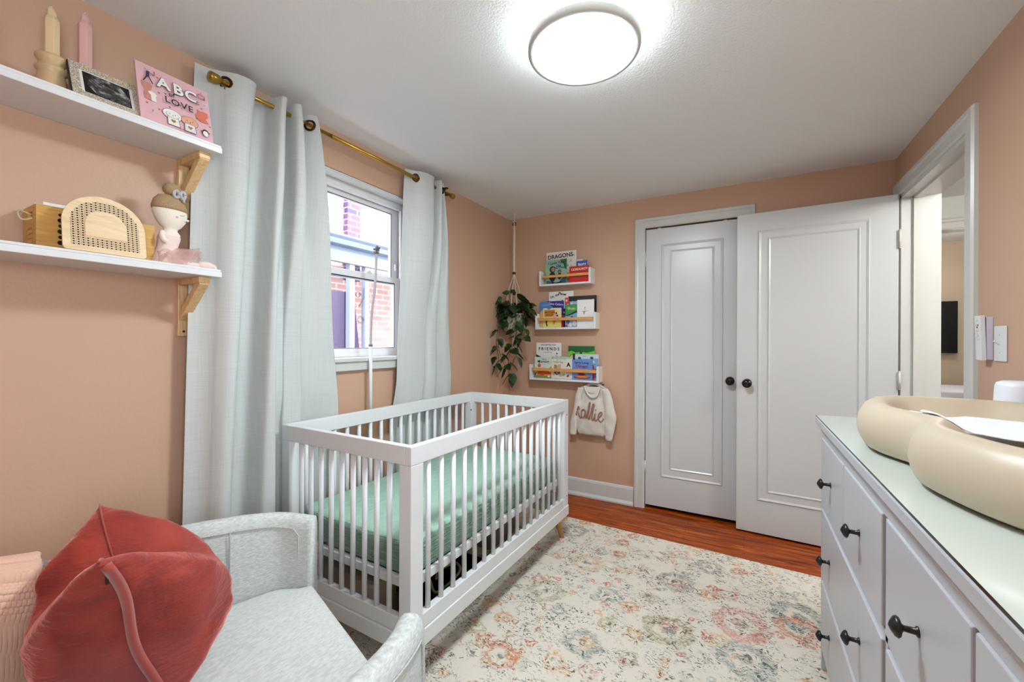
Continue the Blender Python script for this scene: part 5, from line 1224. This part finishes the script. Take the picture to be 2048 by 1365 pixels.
for k in range(86):
    a_ = rnd.uniform(0, 2*PI); e_ = rnd.uniform(-.5, 1.0); r = rnd.uniform(.06, .125)
    p0 = Vector((HX+.05*math.cos(a_), HY+.05*math.sin(a_), PZ+.15))
    p1 = clampp(Vector((HX+r*math.cos(a_), HY+r*math.sin(a_), PZ+.165+.085*e_)))
    dd = Vector((math.cos(a_)*1.0, math.sin(a_)*1.0, rnd.uniform(-1.3, .25)))
    if p1.y > BY-.05 : dd.y = -abs(dd.y)
    if p1.x < LX+.05: dd.x = abs(dd.x)
    petiole_leaf(p0, p1, rnd.uniform(.055, .085), rnd.uniform(-.6, .6), .3, dd)
vines = [[(HX-.07, HY-.04, PZ+.14), (HX-.105, HY-.10, PZ+.02), (HX-.095, HY-.12, PZ-.10), (HX-.08, HY-.11, PZ-.22), (HX-.115, HY-.14, PZ-.285)],
         [(HX-.05, HY-.07, PZ+.14), (HX-.06, HY-.13, PZ+.0), (HX-.07, HY-.13, PZ-.13), (HX-.03, HY-.12, PZ-.24), (HX+.0, HY-.13, PZ-.30)],
         [(HX+.05, HY-.07, PZ+.14), (HX+.075, HY-.10, PZ+.0), (HX+.055, HY-.11, PZ-.11), (HX+.015, HY-.11, PZ-.20), (HX+.02, HY-.12, PZ-.31), (HX+.045, HY-.13, PZ-.365)],
         [(HX+.07, HY-.04, PZ+.14), (HX+.12, HY-.06, PZ+.06), (HX+.14, HY-.08, PZ-.03), (HX+.125, HY-.10, PZ-.06)],
         [(HX+.06, HY-.06, PZ+.12), (HX+.085, HY-.11, PZ-.05), (HX+.07, HY-.12, PZ-.15), (HX+.115, HY-.13, PZ-.21)]]
for vi, pts in enumerate(vines):
    sp_ = cr_spline(pts, 8); vin.tube([clampp(p) for p in sp_], .0019, 6)
    for q in range(4, len(sp_), 4 if vi else 5):
        p = clampp(sp_[q]); sgn = 1 if (q//4) % 2 else -1
        dd = Vector((sgn*rnd.uniform(.4, 1), rnd.uniform(-.6, .1), rnd.uniform(-1.0, -.1)))
        petiole_leaf(p, clampp(p+Vector((sgn*.02, -.012, .008))), rnd.uniform(.055, .08), rnd.uniform(-.8, .8), .25, dd)
    leaf(fol, clampp(sp_[-1]), (rnd.uniform(-.5, .5), -.2, -1), .075, .4, .1)
for (dx_, dz_, ddx, ddz, sz) in ((-.02, .32, -.9, .25, .06), (.01, .31, .5, .8, .06), (-.10, .26, -1, .05, .10), (.07, .27, 1, .30, .085), (.11, .25, .9, .1, .075), (-.09, .22, -1, -.3, .09), (.13, .12, .6, -.8, .08), (.12, .18, 1, -.1, .07)):
    petiole_leaf((HX+dx_*.4, HY-.02, PZ+.15), clampp(Vector((HX+dx_, HY-.05, PZ+dz_))), sz, .9, .2, (ddx, -.35, ddz))
for mb_ in (fol, vin):
    for v_ in mb_.v: v_.x = max(v_.x, LX+.004); v_.y = min(v_.y, BY-.004)
fo = fol.build('foliage', lf.m, pl); vin.build('vines', M_vine, pl)

# ------------------------------------------------------------------ hanging sweater
SY = 3.105
hg = thing('clothes_hanger', 'small pale padded hanger on hook beneath the lowest book shelf', 'hanger', (-1.015, SY, .90))
b = MB(); b.tube(cr_spline([(-1.13, SY, .852), (-1.08, SY, .876), (-1.045, SY-.004, .898), (-1.015, SY-.004, .905), (-.985, SY-.004, .898), (-.95, SY, .878), (-.905, SY, .856)], 6), .012, 12); b.build('hanger_bar', mat('pale_grey_hanger', (186, 180, 178), .6), hg)
b = MB(); b.tube([(-1.0155, SY+.0, .915), (-1.0155, SY, .93), (-1.008, SY+.010, .9105+.012)], .002, 8); b.build('hanger_hook', M_chrome, hg)
b = MB(); b.tube([(-.955, BY, .893), (-.955, BY-.03, .893), (-.955, BY-.035, .90)], .004, 8); tag(b.build('wall_hook', M_black), 'small black wall hook at right of the padded hanger', 'hook')
swt = thing('sweater', 'cream knitted baby sweater reading kallie, hanging under book shelves', 'sweater', (-1.01, SY, .50))
M_sw = fabric('cream_sweater_knit', (206, 198, 186), (226, 219, 208), (1, 1, 1), 420, bs=.5)
def sheet(poly_l, poly_r, z0, z1, y0, bulge, n=30, m=22, wob=.004, sd=0):
    """closed cloth body between left/right x-curves"""
    def xl(z): return inter(poly_l, z)
    def xr(z): return inter(poly_r, z)
    R = []
    for j in range(n+1):
        z = z0+(z1-z0)*j/n; a_, c_ = xl(z), xr(z); cx = (a_+c_)/2; hw = (c_-a_)/2; ring = []
        bb = bulge(j/n)
        for k in range(m*2):
            t = 2*PI*k/(2*m); x = cx+hw*math.cos(t); yy = math.sin(t)
            y = y0+(-bb*abs(yy)**.6 if yy > 0 else bb*.35*abs(yy)**.6)
            y += wob*noise.noise(Vector((x*25+sd, z*14, 1 if yy > 0 else 5)))
            ring.append((x, min(y, BY-.004), z))
        R.append(ring)
    return R
def inter(P, z):
    P = sorted(P, key=lambda q: q[0])
    if z <= P[0][0]: return P[0][1]
    for (za, xa), (zb, xb) in zip(P, P[1:]):
        if z <= zb: return xa+(xb-xa)*(z-za)/(zb-za)
    return P[-1][1]
b = MB()
b.rings(sheet([(.503, -1.128), (.53, -1.145), (.62, -1.152), (.70, -1.150), (.80, -1.148), (.84, -1.140), (.868, -1.120), (.885, -1.10), (.897, -1.078)],
              [(.505, -.935), (.53, -.912), (.62, -.905), (.70, -.905), (.80, -.900), (.84, -.905), (.868, -.915), (.885, -.94), (.897, -.962)], .503, .878, SY, lambda t: .012+.030*math.sin(PI*min(1, t*1.15+.0))**.7*(1-t*.4), wob=.010), smooth=True)
bo = b.build('sweater_body', M_sw, swt)
for sd, Lc, Rc, zb in ((0, [(.500, -1.206), (.60, -1.196), (.70, -1.172), (.80, -1.158), (.862, -1.138)], [(.500, -1.150), (.60, -1.140), (.70, -1.122), (.80, -1.10), (.862, -1.09)], .500),
                       (9, [(.485, -.915), (.53, -.925), (.62, -.925), (.70, -.928), (.80, -.935), (.872, -.945)], [(.485, -.866), (.53, -.858), (.62, -.838), (.66, -.834), (.74, -.855), (.80, -.868), (.85, -.886), (.872, -.905)], .485)):
    b = MB(); b.rings(sheet(Lc, Rc, zb, .868, SY-.012, lambda t: .014+.010*math.sin(PI*t), sd=sd, wob=.006), smooth=True); sl = b.build('sleeve', M_sw, swt)
    b = MB(); b.rings(sheet([(zb, Lc[0][1]+.004), (zb+.03, Lc[0][1]+.004)], [(zb, Rc[0][1]-.004), (zb+.03, Rc[0][1]-.002)], zb-.004, zb+.026, SY-.012, lambda t: .0165, n=4), smooth=True); b.build('cuff', M_sw, sl)
# neckline: back collar, dark opening and front ribbing
b = MB(); b.tube(cr_spline([(-1.078, SY-.032, .884), (-1.064, SY-.040, .848), (-1.035, SY-.045, .812), (-1.012, SY-.046, .802), (-.985, SY-.045, .810), (-.968, SY-.040, .846), (-.962, SY-.032, .884)], 6), .0075, 8); b.build('neck_rib', M_sw, swt)
b = MB(); b.prism([(-1.070, SY-.040, .882), (-1.060, SY-.042, .850), (-1.034, SY-.043, .816), (-1.012, SY-.044, .808), (-.987, SY-.043, .814), (-.972, SY-.042, .850), (-.968, SY-.040, .882)], (0, .002, 0)); b.build('inner_back', M_sw, swt)
b = MB(); b.tube([(-1.045, SY-.044, .838), (-1.015, SY-.045, .832), (-.990, SY-.044, .836)], .004, 8); b.build('size_label', mat('grey_label', (186, 182, 178), .7), swt)
# yarn lettering "kallie"
def yarn(pts, parent):
    b = MB(); P = []
    for (u, v) in cr_spline([(u, v, 0) for u, v in pts], 6) and [(p.x, p.y) for p in cr_spline([(u, v, 0) for u, v in pts], 6)]:
        x = -1.152+u*.232; z = .640+v*.13-u*.030; j_ = (z-.503)/.375
        P.append((x, SY-(.012+.030*math.sin(PI*min(1, j_*1.15))**.7*(1-j_*.4))*max(.5, 1-((x+1.028)/.14)**2*.5)-.008, z))
    b.tube(P, .0046, 7); return b.build('yarn_letter', mat('rust_yarn', (160, 110, 96), .95), parent)
yarn([(.02, .10), (.05, .55), (.07, .95), (.03, 1.0), (.02, .70), (.04, .30), (.05, .10)], bo)
yarn([(.05, .42), (.11, .66), (.14, .55), (.08, .42), (.13, .20), (.19, .02), (.22, .08)], bo)
yarn([(.36, .48), (.30, .56), (.23, .42), (.23, .16), (.29, .06), (.35, .28), (.37, .52), (.37, .20), (.40, .08)], bo)
yarn([(.40, .08), (.45, .50), (.49, 1.0), (.52, .98), (.49, .60), (.46, .20), (.50, .05)], bo)
yarn([(.50, .05), (.56, .45), (.62, .96), (.66, .92), (.62, .55), (.59, .18), (.62, .04)], bo)
yarn([(.62, .04), (.68, .25), (.70, .48), (.69, .20), (.72, .05), (.76, .12)], bo)
yarn([(.70, .66), (.715, .68), (.71, .64)], bo)
yarn([(.76, .12), (.84, .30), (.92, .50), (.90, .62), (.83, .52), (.80, .26), (.86, .06), (.93, .12), (.97, .28)], bo)
